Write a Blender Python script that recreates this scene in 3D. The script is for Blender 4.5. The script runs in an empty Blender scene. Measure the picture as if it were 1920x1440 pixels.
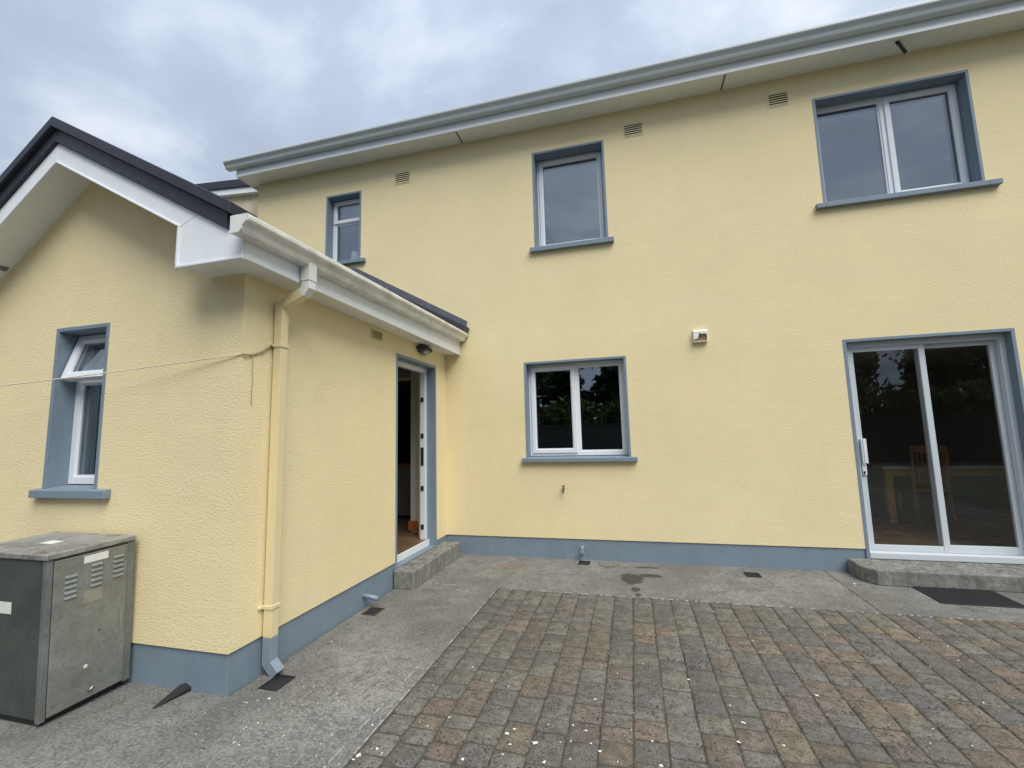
import bpy, bmesh, math, random
import numpy as np
from mathutils import Vector, Matrix

random.seed(7)
RNG = np.random.default_rng(11)
scene = bpy.context.scene
COL = scene.collection
R = math.radians

# ------------------------------------------------------------------ camera
CAM = Vector((2.492, -5.772, 1.55))
yaw, pitch, roll, FPX = R(-14.861), R(6.629), R(-1.451), 836.5
fw = Vector((math.sin(yaw) * math.cos(pitch), math.cos(yaw) * math.cos(pitch), math.sin(pitch)))
rt = Vector((math.cos(yaw), -math.sin(yaw), 0))
up = rt.cross(fw)
r2 = rt * math.cos(roll) + up * math.sin(roll)
u2 = up * math.cos(roll) - rt * math.sin(roll)
cam = bpy.data.cameras.new('camera')
cam.sensor_width = 36
cam.lens = 36 * FPX / 1920
cam.clip_start = 0.05
cam.clip_end = 2000
camo = bpy.data.objects.new('camera', cam)
COL.objects.link(camo)
M = Matrix((r2, u2, -fw)).transposed().to_4x4()
M.translation = CAM
camo.matrix_world = M
scene.camera = camo

# ------------------------------------------------------------------ sky
SUN_EL, SUN_AZ = R(53), R(138)          # azimuth clockwise from +Y (house side): behind the camera, to the right
world = bpy.data.worlds.new('World')
scene.world = world
world.use_nodes = True
nt = world.node_tree
N, L = nt.nodes, nt.links
N.clear()
out = N.new('ShaderNodeOutputWorld')
bg = N.new('ShaderNodeBackground')
sky = N.new('ShaderNodeTexSky')
sky.sky_type = 'NISHITA'
sky.sun_disc = False
sky.sun_elevation = SUN_EL
sky.sun_rotation = SUN_AZ
skm = N.new('ShaderNodeMix'); skm.data_type = 'RGBA'; skm.blend_type = 'MULTIPLY'
skm.inputs['Factor'].default_value = 1
skm.inputs[7].default_value = (0.08, 0.08, 0.08, 1)
L.new(sky.outputs[0], skm.inputs[6])
tc = N.new('ShaderNodeTexCoord')
sep = N.new('ShaderNodeSeparateXYZ')
L.new(tc.outputs['Generated'], sep.inputs[0])
zc = N.new('ShaderNodeMath'); zc.operation = 'MAXIMUM'; zc.inputs[1].default_value = 0.0
L.new(sep.outputs[2], zc.inputs[0])
za = N.new('ShaderNodeMath'); za.operation = 'ADD'; za.inputs[1].default_value = 0.28
L.new(zc.outputs[0], za.inputs[0])
dx = N.new('ShaderNodeMath'); dx.operation = 'DIVIDE'
dy = N.new('ShaderNodeMath'); dy.operation = 'DIVIDE'
L.new(sep.outputs[0], dx.inputs[0]); L.new(za.outputs[0], dx.inputs[1])
L.new(sep.outputs[1], dy.inputs[0]); L.new(za.outputs[0], dy.inputs[1])
cmb = N.new('ShaderNodeCombineXYZ')
L.new(dx.outputs[0], cmb.inputs[0]); L.new(dy.outputs[0], cmb.inputs[1])
cmap = N.new('ShaderNodeMapping')
cmap.inputs['Rotation'].default_value = (0, 0, R(35))
cmap.inputs['Scale'].default_value = (1.0, 1.2, 1)
cmap.inputs['Location'].default_value = (5.3, 2.2, 0)
L.new(cmb.outputs[0], cmap.inputs[0])
n1 = N.new('ShaderNodeTexNoise')
n1.inputs['Scale'].default_value = 2.9
n1.inputs['Detail'].default_value = 8
n1.inputs['Roughness'].default_value = 0.53
n1.inputs['Distortion'].default_value = 0.25
L.new(cmap.outputs[0], n1.inputs['Vector'])
n2 = N.new('ShaderNodeTexNoise')
n2.inputs['Scale'].default_value = 0.7
n2.inputs['Detail'].default_value = 2
L.new(cmap.outputs[0], n2.inputs['Vector'])
nm = N.new('ShaderNodeMix'); nm.data_type = 'FLOAT'
nm.inputs[0].default_value = 0.25
L.new(n1.outputs['Fac'], nm.inputs[2]); L.new(n2.outputs['Fac'], nm.inputs[3])
cr = N.new('ShaderNodeValToRGB')
e = cr.color_ramp
e.elements[0].position = 0.36; e.elements[0].color = (0.40, 0.46, 0.59, 1)
e.elements[1].position = 0.68; e.elements[1].color = (0.76, 0.81, 0.90, 1)
m_ = e.elements.new(0.50); m_.color = (0.47, 0.55, 0.69, 1)
m2_ = e.elements.new(0.56); m2_.color = (0.56, 0.64, 0.77, 1)
L.new(nm.outputs[0], cr.inputs[0])
# overcast sky is brighter towards the zenith
gr = N.new('ShaderNodeMapRange')
gr.inputs['From Min'].default_value = 0; gr.inputs['From Max'].default_value = 1
gr.inputs['To Min'].default_value = 0.80; gr.inputs['To Max'].default_value = 1.45
L.new(zc.outputs[0], gr.inputs[0])
gm = N.new('ShaderNodeMix'); gm.data_type = 'RGBA'; gm.blend_type = 'MULTIPLY'
gm.inputs['Factor'].default_value = 1
L.new(cr.outputs[0], gm.inputs[6]); L.new(gr.outputs[0], gm.inputs[7])
mx = N.new('ShaderNodeMix'); mx.data_type = 'RGBA'
mx.inputs['Factor'].default_value = 0.93
L.new(skm.outputs[2], mx.inputs[6]); L.new(gm.outputs[2], mx.inputs[7])
L.new(mx.outputs[2], bg.inputs['Color'])
bg.inputs['Strength'].default_value = 0.44
L.new(bg.outputs[0], out.inputs['Surface'])

sun = bpy.data.lights.new('sun', 'SUN')
sun.energy = 1.5
sun.angle = R(41)
sun.color = (1.0, 0.96, 0.89)
suno = bpy.data.objects.new('sun', sun)
COL.objects.link(suno)
sd = Vector((math.sin(SUN_AZ) * math.cos(SUN_EL), math.cos(SUN_AZ) * math.cos(SUN_EL), math.sin(SUN_EL)))
suno.rotation_euler = sd.to_track_quat('Z', 'Y').to_euler()
suno.location = (6, -10, 12)

vs = scene.view_settings
vs.view_transform = 'Standard'
vs.look = 'None'
vs.exposure = 1.22
vs.gamma = 1
scene.render.engine = 'CYCLES'
scene.cycles.max_bounces = 8
scene.cycles.transparent_max_bounces = 12

# ------------------------------------------------------------------ helpers
class MB:
    def __init__(s):
        s.v = []; s.f = []; s.T = None
    def add(s, vs_, fs):
        o = len(s.v)
        for p in vs_:
            s.v.append(tuple(s.T(*p)) if s.T else tuple(p))
        for f in fs:
            s.f.append(tuple(i + o for i in f))
        return s
    def box(s, x0, x1, y0, y1, z0, z1):
        if x0 > x1: x0, x1 = x1, x0
        if y0 > y1: y0, y1 = y1, y0
        if z0 > z1: z0, z1 = z1, z0
        return s.add([(x0, y0, z0), (x1, y0, z0), (x1, y1, z0), (x0, y1, z0), (x0, y0, z1), (x1, y0, z1), (x1, y1, z1), (x0, y1, z1)],
              [(0, 3, 2, 1), (4, 5, 6, 7), (0, 1, 5, 4), (1, 2, 6, 5), (2, 3, 7, 6), (3, 0, 4, 7)])
    def prism(s, prof, axis, a, b):
        """closed profile [(p,q)] extruded along axis from a to b"""
        def pt(p, q, t):
            return (t, p, q) if axis == 0 else ((p, t, q) if axis == 1 else (p, q, t))
        n = len(prof)
        vs_ = [pt(p, q, a) for p, q in prof] + [pt(p, q, b) for p, q in prof]
        fs = [tuple(range(n))[::-1], tuple(range(n, 2 * n))]
        for i in range(n):
            j = (i + 1) % n
            fs.append((i, j, j + n, i + n))
        return s.add(vs_, fs)
    def ring(s, u0, u1, z0, z1, w, d0, d1, wb=None, wt=None):
        wb = w if wb is None else wb; wt = w if wt is None else wt
        s.box(u0, u0 + w, d0, d1, z0, z1); s.box(u1 - w, u1, d0, d1, z0, z1)
        if wt: s.box(u0 + w, u1 - w, d0, d1, z1 - wt, z1)
        if wb: s.box(u0 + w, u1 - w, d0, d1, z0, z0 + wb)
        return s
    def tube(s, pts, rad, n=10, square=False):
        pts = [Vector(p) for p in pts]
        rads = rad if isinstance(rad, (list, tuple)) else [rad] * len(pts)
        rings = []
        for i, p in enumerate(pts):
            if i == 0: d = pts[1] - p
            elif i == len(pts) - 1: d = p - pts[i - 1]
            else: d = (pts[i + 1] - p).normalized() + (p - pts[i - 1]).normalized()
            d.normalize()
            ref = Vector((0, 0, 1)) if abs(d.z) < 0.9 else Vector((0, 1, 0))
            if square: ref = Vector((0, 1, 0))
            a = d.cross(ref).normalized(); b = a.cross(d)
            k = 1.0
            if 0 < i < len(pts) - 1:
                c = (pts[i + 1] - p).normalized().dot(d)
                k = 1 / max(c, .5)
            rr = []
            for j in range(n):
                t = 2 * math.pi * (j + (.5 if square else 0)) / n
                ca, sb = math.cos(t), math.sin(t)
                rr.append(p + (a * ca * (k if square else 1) + b * sb) * rads[i])
            rings.append(rr)
        vs_ = [tuple(v) for rr in rings for v in rr]
        fs = []
        for i in range(len(pts) - 1):
            for j in range(n):
                k = (j + 1) % n
                fs.append((i * n + j, i * n + k, (i + 1) * n + k, (i + 1) * n + j))
        fs.append(tuple(range(n))[::-1]); o = (len(pts) - 1) * n
        fs.append(tuple(range(o, o + n)))
        return s.add(vs_, fs)
    def lathe(s, prof, c, n=20, axis=2):
        vs_ = []; fs = []
        for (r_, h) in prof:
            for j in range(n):
                t = 2 * math.pi * j / n
                a, b = r_ * math.cos(t), r_ * math.sin(t)
                v = (a, b, h) if axis == 2 else ((h, a, b) if axis == 0 else (a, h, b))
                vs_.append((c[0] + v[0], c[1] + v[1], c[2] + v[2]))
        m = len(prof)
        for i in range(m - 1):
            for j in range(n):
                k = (j + 1) % n
                fs.append((i * n + j, i * n + k, (i + 1) * n + k, (i + 1) * n + j))
        fs.append(tuple(range(n))[::-1]); fs.append(tuple(range((m - 1) * n, m * n)))
        return s.add(vs_, fs)
    def mesh(s, name, mat, recalc=True):
        me = bpy.data.meshes.new(name)
        me.from_pydata(s.v, [], s.f)
        if recalc:
            bm = bmesh.new(); bm.from_mesh(me)
            bmesh.ops.recalc_face_normals(bm, faces=bm.faces)
            bm.to_mesh(me); bm.free()
        if mat: me.materials.append(mat)
        return me
    def build(s, name, mat, parent=None, bevel=0, seg=2, smooth=False, recalc=True):
        me = s.mesh(name, mat, recalc)
        if smooth:
            me.polygons.foreach_set('use_smooth', [True] * len(me.polygons))
        o = bpy.data.objects.new(name, me)
        COL.objects.link(o)
        if parent: o.parent = parent
        if bevel:
            b = o.modifiers.new('bevel', 'BEVEL')
            b.width = bevel; b.segments = seg; b.limit_method = 'ANGLE'; b.angle_limit = R(40)
        return o

def tag(o, label, cat, group=None):
    o['label'] = label; o['category'] = cat
    if group: o['group'] = group
    return o
def empty(name, loc=(0, 0, 0)):
    """Empty at the thing's base; children keep world coordinates through the parent inverse"""
    o = bpy.data.objects.new(name, None)
    o.empty_display_size = .2
    COL.objects.link(o)
    o.location = loc
    return o
def settle(root):
    """children were modelled in world space: counter the Empty's offset"""
    for c in root.children:
        c.matrix_parent_inverse = Matrix.Translation(-root.location)
def structure(o):
    o['kind'] = 'structure'; return o

# ------------------------------------------------------------------ materials
def mat(name):
    m = bpy.data.materials.new(name)
    m.use_nodes = True
    nt = m.node_tree
    return m, nt.nodes, nt.links, nt.nodes['Principled BSDF']
def noise(N, L, scale, detail=4, rough=.55, vec=None, dist=0):
    n = N.new('ShaderNodeTexNoise')
    n.inputs['Scale'].default_value = scale
    n.inputs['Detail'].default_value = detail
    n.inputs['Roughness'].default_value = rough
    n.inputs['Distortion'].default_value = dist
    if vec: L.new(vec, n.inputs['Vector'])
    return n.outputs['Fac']
def ramp(N, L, src, stops, interp='LINEAR'):
    r = N.new('ShaderNodeValToRGB')
    el = r.color_ramp; el.interpolation = interp
    while len(el.elements) > 1: el.elements.remove(el.elements[-1])
    for i, (p, c) in enumerate(stops):
        if not isinstance(c, (tuple, list)): c = (c, c, c)
        q = el.elements[0] if i == 0 else el.elements.new(p)
        q.position = p; q.color = (*c[:3], 1)
    L.new(src, r.inputs[0])
    return r.outputs[0]
def mixc(N, L, fac, a, b, mode='MIX'):
    m = N.new('ShaderNodeMix'); m.data_type = 'RGBA'; m.blend_type = mode
    for i, x in ((0, fac), (6, a), (7, b)):
        if hasattr(x, 'links'): L.new(x, m.inputs[i])
        elif i == 0: m.inputs[0].default_value = x
        else: m.inputs[i].default_value = (*x[:3], 1)
    return m.outputs[2]
def mth(N, L, op, a, b=0.0, clamp=False):
    m = N.new('ShaderNodeMath'); m.operation = op; m.use_clamp = clamp
    for i, x in ((0, a), (1, b)):
        if hasattr(x, 'links'): L.new(x, m.inputs[i])
        else: m.inputs[i].default_value = x
    return m.outputs[0]
def bump(N, L, h, strength, dist, prev=None):
    b = N.new('ShaderNodeBump')
    b.inputs['Strength'].default_value = strength
    b.inputs['Distance'].default_value = dist
    L.new(h, b.inputs['Height'])
    if prev: L.new(prev, b.inputs['Normal'])
    return b.outputs[0]
def wpos(N):
    return N.new('ShaderNodeNewGeometry').outputs['Position']
def mapped(N, L, vec, scale):
    m = N.new('ShaderNodeMapping'); m.inputs['Scale'].default_value = scale
    L.new(vec, m.inputs[0]); return m.outputs[0]

def render_mat(name, base, coarse=1.0, weathered=False):
    m, N, L, B = mat(name)
    p = wpos(N)
    big = noise(N, L, .9, 3, .5, p)
    mid = noise(N, L, 5, 4, .6, p)
    c = mixc(N, L, ramp(N, L, big, [(.3, 0), (.7, 1)]), tuple(x * .94 for x in base), (base[0] * 1.03, base[1] * 1.02, base[2] * 1.03))
    c = mixc(N, L, ramp(N, L, mid, [(.35, 0), (.75, .32)]), c, tuple(x * .87 for x in base))
    pk = noise(N, L, 1.7, 4, .6, mapped(N, L, p, (1, 1, 1.6)))
    c = mixc(N, L, ramp(N, L, pk, [(.45, 0), (.68, .5)]), c, (base[0] * .98, base[1] * .94, base[2] * 1.0))
    # faint vertical water marks
    st = noise(N, L, 1, 3, .6, mapped(N, L, p, (5, 5, .35)))
    c = mixc(N, L, ramp(N, L, st, [(.58, 0), (.8, .22)]), c, (base[0] * .80, base[1] * .82, base[2] * .82))
    sx = N.new('ShaderNodeSeparateXYZ'); L.new(p, sx.inputs[0])
    al = None
    for (cx, cz, rx, rz) in ((-.22, 2.52, .30, .22), (-.02, 2.42, .12, .35)):
        a = mth(N, L, 'DIVIDE', mth(N, L, 'SUBTRACT', sx.outputs[0], cx), rx)
        b = mth(N, L, 'DIVIDE', mth(N, L, 'SUBTRACT', sx.outputs[2], cz), rz)
        y_ = mth(N, L, 'MULTIPLY', mth(N, L, 'ADD', sx.outputs[1], 3.4), 12.0)
        d = mth(N, L, 'ADD', mth(N, L, 'ADD', mth(N, L, 'MULTIPLY', a, a), mth(N, L, 'MULTIPLY', b, b)), mth(N, L, 'MULTIPLY', y_, y_))
        q_ = ramp(N, L, mth(N, L, 'ADD', d, mth(N, L, 'MULTIPLY', mth(N, L, 'SUBTRACT', noise(N, L, 6, 5, .6, p), .5), 1.6)), [(0, .12), (1.0, 0)])
        al = q_ if al is None else mth(N, L, 'MAXIMUM', al, q_)
    c = mixc(N, L, al, c, (.30, .33, .17))
    if weathered:
        wv = noise(N, L, 7, 6, .65, p)
        c = mixc(N, L, ramp(N, L, wv, [(.45, 0), (.6, .5)]), c, (.50, .41, .33))
    L.new(c, B.inputs['Base Color'])
    B.inputs['Roughness'].default_value = .82
    B.inputs['Specular IOR Level'].default_value = .25
    # sand-and-cement render: flattened horizontal trowel dabs, fine grit on top
    sv = mapped(N, L, p, (55, 55, 95))
    v = N.new('ShaderNodeTexVoronoi'); v.feature = 'SMOOTH_F1'; v.inputs['Scale'].default_value = 1
    v.inputs['Smoothness'].default_value = .6
    wob = noise(N, L, 30, 3, .6, p)
    add = N.new('ShaderNodeVectorMath'); add.operation = 'ADD'
    L.new(sv, add.inputs[0]); L.new(wob, add.inputs[1])
    L.new(add.outputs[0], v.inputs['Vector'])
    n1 = noise(N, L, 1, 4, .6, mapped(N, L, p, (38, 38, 85)))
    h = mth(N, L, 'SUBTRACT', n1, mth(N, L, 'MULTIPLY', v.outputs['Distance'], .45))
    nb = bump(N, L, h, .37 * coarse, .008)
    und = noise(N, L, 1, 3, .5, mapped(N, L, p, (1.3, 1.3, 7)))
    nb = bump(N, L, und, .10, .016, nb)
    L.new(nb, B.inputs['Normal'])
    return m

WALL = render_mat('cream_painted_render', (.835, .722, .43))
WALLW = render_mat('weathered_render', (.74, .66, .46), 1.2, True)

def paint_mat(name, base, rough=.55, bs=.12, dirt=.25):
    m, N, L, B = mat(name)
    p = wpos(N)
    n = noise(N, L, 6, 5, .6, p)
    st = noise(N, L, 1, 4, .6, mapped(N, L, p, (14, 14, 2.2)))
    c = mixc(N, L, ramp(N, L, n, [(.35, 0), (.75, dirt)]), base, tuple(x * .72 for x in base))
    c = mixc(N, L, ramp(N, L, st, [(.5, 0), (.8, dirt)]), c, tuple(x * 1.12 for x in base))
    L.new(c, B.inputs['Base Color'])
    B.inputs['Roughness'].default_value = rough
    f = noise(N, L, 70, 3, .6, p)
    L.new(bump(N, L, f, bs, .004), B.inputs['Normal'])
    return m
BLUEGREY = paint_mat('blue_grey_masonry_paint', (.195, .257, .315), .6, .35, .4)
WPVC = paint_mat('white_upvc', (.76, .79, .83), .32, .03, .12)
GALU = paint_mat('grey_white_aluminium', (.58, .63, .66), .4, .03, .15)
WBOARD = paint_mat('white_fascia_board', (.82, .86, .88), .38, .03, .2)
SOFFIT = paint_mat('soffit_board', (.80, .82, .81), .5, .04, .25)
CREAMPIPE = paint_mat('cream_painted_pipe', (.76, .65, .385), .45, .05, .15)
GREYPIPE = paint_mat('grey_painted_pipe', (.23, .285, .35), .4, .05, .15)
BLACK = paint_mat('black_plastic', (.018, .018, .02), .45, .06, .2)
GUTW = paint_mat('old_white_gutter', (.76, .76, .72), .4, .05, .35)
GUTM = paint_mat('grey_aluminium_gutter', (.56, .63, .65), .38, .04, .2)
VENTC = paint_mat('cream_painted_vent', (.76, .66, .40), .6, .1, .15)

def dirty_gutter():
    m, N, L, B = mat('stained_white_gutter')
    p = wpos(N)
    st = noise(N, L, 1, 5, .65, mapped(N, L, p, (9, 5, 9)))
    c = mixc(N, L, ramp(N, L, st, [(.42, 0), (.72, .75)]), (.80, .80, .75), (.45, .44, .36))
    L.new(c, B.inputs['Base Color']); B.inputs['Roughness'].default_value = .42
    return m
GUTD = dirty_gutter()

def slate_mat(name, base):
    m, N, L, B = mat(name)
    p = wpos(N)
    n = noise(N, L, 12, 6, .65, p)
    c = ramp(N, L, n, [(.3, tuple(x * .7 for x in base)), (.6, base), (.8, tuple(x * 1.7 for x in base))])
    L.new(c, B.inputs['Base Color']); B.inputs['Roughness'].default_value = .5
    L.new(bump(N, L, noise(N, L, 60, 4, .6, p), .3, .004), B.inputs['Normal'])
    return m
SLATE = slate_mat('dark_slate', (.045, .05, .062))
VERGE = slate_mat('dark_verge_trim', (.022, .027, .040))
LEAD = slate_mat('grey_lead', (.12, .13, .155))

def concrete_mat():
    m, N, L, B = mat('weathered_concrete')
    p = wpos(N)
    big = noise(N, L, .8, 4, .6, p)
    mid = noise(N, L, 4.5, 6, .65, p, .3)
    fine = noise(N, L, 60, 5, .7, p)
    c = ramp(N, L, mid, [(.25, (.17, .168, .157)), (.5, (.265, .262, .246)), (.75, (.335, .33, .31))])
    damp = noise(N, L, 2.1, 6, .65, p, .7)
    c = mixc(N, L, ramp(N, L, damp, [(.34, .6), (.48, 0)]), c, (.12, .118, .105))
    c = mixc(N, L, ramp(N, L, damp, [(.56, 0), (.70, .35)]), c, (.36, .355, .335))
    blot = noise(N, L, 17, 5, .7, p, .8)
    c = mixc(N, L, ramp(N, L, blot, [(.36, .6), (.5, 0)]), c, (.10, .098, .088))
    c = mixc(N, L, ramp(N, L, blot, [(.56, 0), (.72, .45)]), c, (.36, .355, .335))
    c = mixc(N, L, ramp(N, L, big, [(.36, .75), (.6, 0)]), c, (.14, .137, .125))
    c = mixc(N, L, ramp(N, L, fine, [(.38, .8), (.50, 0)]), c, (.085, .083, .075))
    c = mixc(N, L, ramp(N, L, fine, [(.56, 0), (.68, .55)]), c, (.43, .425, .40))
    # pale lime bloom where the surface is worn, strongest along the extension side
    sx = N.new('ShaderNodeSeparateXYZ'); L.new(p, sx.inputs[0])
    def ell(cx, cy, rx, ry):
        a = mth(N, L, 'DIVIDE', mth(N, L, 'SUBTRACT', sx.outputs[0], cx), rx)
        b = mth(N, L, 'DIVIDE', mth(N, L, 'SUBTRACT', sx.outputs[1], cy), ry)
        d = mth(N, L, 'ADD', mth(N, L, 'MULTIPLY', a, a), mth(N, L, 'MULTIPLY', b, b))
        return d
    bloom = mth(N, L, 'SUBTRACT', 1.0, mth(N, L, 'MULTIPLY', ell(.75, -3.3, .5, 1.0), .9), True)
    lime = noise(N, L, 48, 6, .75, p, .15)
    bl = mth(N, L, 'MULTIPLY', bloom, mth(N, L, 'MULTIPLY', ramp(N, L, lime, [(.45, 0), (.60, .9)]), ramp(N, L, blot, [(.38, .25), (.58, 1)])), True)
    c = mixc(N, L, mth(N, L, 'MULTIPLY', bl, .8), c, (.46, .46, .435))
    lime2 = noise(N, L, 9, 6, .7, p, 1.0)
    c = mixc(N, L, ramp(N, L, lime2, [(.60, 0), (.74, .42)]), c, (.40, .40, .375))
    # wet / oil marks on the strip by the house wall
    wob = mth(N, L, 'MULTIPLY', mth(N, L, 'SUBTRACT', noise(N, L, 7, 4, .6, p), .5), 2.4)
    wet = None
    for (cx, cy, rx, ry) in ((2.40, -.64, .12, .19), (2.59, -.50, .14, .065), (2.44, -.98, .05, .07), (2.58, -.2, .16, .03), (2.46, -1.12, .03, .05)):
        s = ramp(N, L, mth(N, L, 'ADD', ell(cx, cy, rx, ry), wob), [(.75, 1), (1.15, 0)])
        wet = s if wet is None else mth(N, L, 'MAXIMUM', wet, s)
    c = mixc(N, L, mth(N, L, 'MULTIPLY', wet, .8), c, (.045, .042, .034))
    # moss-dark band where the slab meets walls
    rust = ramp(N, L, mth(N, L, 'ADD', ell(1.0, -.42, .22, .16), wob), [(.3, .3), (1.1, 0)])
    c = mixc(N, L, rust, c, (.23, .14, .085))
    c = mixc(N, L, 1.0, c, (.88, .88, .87), 'MULTIPLY')
    L.new(c, B.inputs['Base Color'])
    B.inputs['Roughness'].default_value = .9
    B.inputs['Specular IOR Level'].default_value = .25
    h = mth(N, L, 'ADD', fine, mth(N, L, 'MULTIPLY', mid, .8))
    L.new(bump(N, L, h, .6, .008), B.inputs['Normal'])
    return m
CONC = concrete_mat()

def step_mat():
    m, N, L, B = mat('mossy_concrete_step')
    p = wpos(N)
    g = N.new('ShaderNodeNewGeometry')
    sn = N.new('ShaderNodeSeparateXYZ'); L.new(g.outputs['Normal'], sn.inputs[0])
    mid = noise(N, L, 9, 6, .7, p, .4)
    fine = noise(N, L, 50, 5, .7, p)
    c = ramp(N, L, mid, [(.3, (.13, .13, .115)), (.55, (.25, .25, .23)), (.75, (.33, .33, .305))])
    # black lichen spots grow on the weather-facing top
    v = N.new('ShaderNodeTexVoronoi'); v.inputs['Scale'].default_value = 28
    L.new(p, v.inputs['Vector'])
    spot = ramp(N, L, mth(N, L, 'ADD', v.outputs['Distance'], mth(N, L, 'MULTIPLY', mid, .6)), [(.52, .85), (.66, 0)])
    topm = ramp(N, L, sn.outputs[2], [(.5, 0), (.9, 1)])
    c = mixc(N, L, mth(N, L, 'MULTIPLY', spot, topm), c, (.05, .05, .045))
    st = noise(N, L, 1, 5, .65, mapped(N, L, p, (22, 22, 3)))
    c = mixc(N, L, ramp(N, L, st, [(.45, 0), (.65, .6)]), c, (.10, .10, .075))
    L.new(c, B.inputs['Base Color']); B.inputs['Roughness'].default_value = .9
    L.new(bump(N, L, mth(N, L, 'ADD', fine, mid), .7, .01), B.inputs['Normal'])
    return m
STEP = step_mat()

def paver_mat(name, stops):
    m, N, L, B = mat(name)
    p = wpos(N)
    oi = N.new('ShaderNodeObjectInfo')
    at = N.new('ShaderNodeAttribute'); at.attribute_name = 'rnd'
    f = mth(N, L, 'FRACT', mth(N, L, 'ADD', oi.outputs['Random'], at.outputs['Fac']))
    base = mixc(N, L, .30, ramp(N, L, f, stops, 'CONSTANT'), (.18, .158, .135))
    f2 = mth(N, L, 'FRACT', mth(N, L, 'MULTIPLY', f, 37.7))
    base = mixc(N, L, f2, mixc(N, L, 1, base, (.78, .78, .80), 'MULTIPLY'), mixc(N, L, 1, base, (1.12, 1.1, 1.05), 'MULTIPLY'))
    mid = noise(N, L, 14, 6, .65, p, .4)
    fine = noise(N, L, 85, 4, .7, p)
    c = mixc(N, L, ramp(N, L, mid, [(.34, .8), (.56, 0)]), base, (.082, .074, .062))
    c = mixc(N, L, ramp(N, L, mid, [(.55, 0), (.72, .45)]), c, (.30, .295, .27))
    c = mixc(N, L, ramp(N, L, fine, [(.52, 0), (.66, .6)]), c, (.30, .28, .25))
    c = mixc(N, L, ramp(N, L, fine, [(.34, .85), (.47, 0)]), c, (.05, .048, .04))
    # lichen: dark freckles, in patches
    v = N.new('ShaderNodeTexVoronoi'); v.inputs['Scale'].default_value = 34; v.inputs['Randomness'].default_value = 1
    L.new(p, v.inputs['Vector'])
    patch = noise(N, L, 2.6, 5, .7, p)
    sp = ramp(N, L, mth(N, L, 'ADD', v.outputs['Distance'], mth(N, L, 'MULTIPLY', patch, .7)), [(.48, .85), (.62, 0)])
    c = mixc(N, L, sp, c, (.04, .038, .032))
    green = noise(N, L, 1.1, 4, .6, p)
    c = mixc(N, L, ramp(N, L, green, [(.5, 0), (.72, .4)]), c, (.115, .108, .075))
    c = mixc(N, L, 1.0, c, (.88, .875, .855), 'MULTIPLY')
    L.new(c, B.inputs['Base Color'])
    B.inputs['Roughness'].default_value = .85
    B.inputs['Specular IOR Level'].default_value = .3
    h = mth(N, L, 'ADD', mth(N, L, 'MULTIPLY', mid, 1.2), fine)
    L.new(bump(N, L, h, .6, .006), B.inputs['Normal'])
    return m
PAVER = paver_mat('weathered_concrete_paver', [(0, (.205, .202, .185)), (.2, (.155, .16, .16)), (.38, (.235, .19, .14)), (.5, (.185, .185, .165)),
                                           (.62, (.225, .175, .14)), (.74, (.22, .215, .185)), (.86, (.205, .168, .15)), (.93, (.26, .215, .155))])
PAVERG = paver_mat('grey_border_paver', [(0, (.185, .19, .188)), (.35, (.16, .165, .17)), (.7, (.21, .21, .20))])

def simple(name, col, rough=.6, metal=0, bs=0, var=.25, scale=20):
    m, N, L, B = mat(name)
    p = wpos(N)
    n = noise(N, L, scale, 5, .6, p)
    c = mixc(N, L, ramp(N, L, n, [(.35, 0), (.7, 1)]), tuple(x * (1 - var) for x in col), tuple(min(1, x * (1 + var)) for x in col))
    L.new(c, B.inputs['Base Color'])
    B.inputs['Roughness'].default_value = rough; B.inputs['Metallic'].default_value = metal
    if bs: L.new(bump(N, L, noise(N, L, scale * 5, 4, .6, p), bs, .005), B.inputs['Normal'])
    return m
JOINT = simple('joint_sand_and_moss', (.075, .069, .056), .95, 0, .5, .4, 30)
SOIL = simple('lawn_soil', (.05, .06, .03), .95, 0, .5, .35, 4)
MORTAR = simple('pale_mortar', (.40, .40, .375), .9, 0, .5, .3, 40)
FLAKE = simple('white_paint_flakes', (.80, .79, .74), .7, 0, .2, .1, 40)
MATBLK = simple('black_rubber', (.020, .020, .024), .7, 0, .4, .3, 60)
BRASS = simple('tarnished_brass', (.10, .075, .03), .45, .8, .2, .4, 60)
ROPE = simple('pale_rope', (.78, .70, .52), .85, 0, .6, .2, 90)
ROPED = simple('dirty_rope', (.46, .36, .21), .85, 0, .6, .3, 90)
OAK = simple('pine_wood', (.58, .33, .11), .45, 0, .1, .2, 12)
OAKD = simple('dark_pine_wood', (.40, .18, .06), .45, 0, .1, .2, 12)
WOODFLOOR = simple('wood_floor', (.15, .09, .05), .4, 0, .1, .25, 5)
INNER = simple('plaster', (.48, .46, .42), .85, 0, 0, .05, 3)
INNERD = simple('dim_plaster', (.22, .21, .20), .85, 0, 0, .05, 3)  # darker copy of the plaster, dimness of the rooms put into its colour
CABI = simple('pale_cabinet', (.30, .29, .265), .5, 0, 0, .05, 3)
WALLIN = simple('pale_plaster', (.66, .63, .57), .85, 0, 0, .04, 3)  # lighter copy of the plaster, raised so the dining room bounces more light
PAPER = simple('white_paper', (.84, .88, .90), .8, 0, .2, .04, 50)
STEEL = simple('steel', (.45, .45, .45), .35, 1, 0, .1, 40)
SKIRT = simple('orange_pine_skirting', (.40, .135, .035), .4, 0, 0, .2, 10)
CLOTH = simple('pale_tabletop', (.78, .74, .68), .45, 0, 0, .1, 8)
BLOCK = simple('grey_block', (.05, .05, .047), .9, 0, .4, .25, 5)

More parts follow.
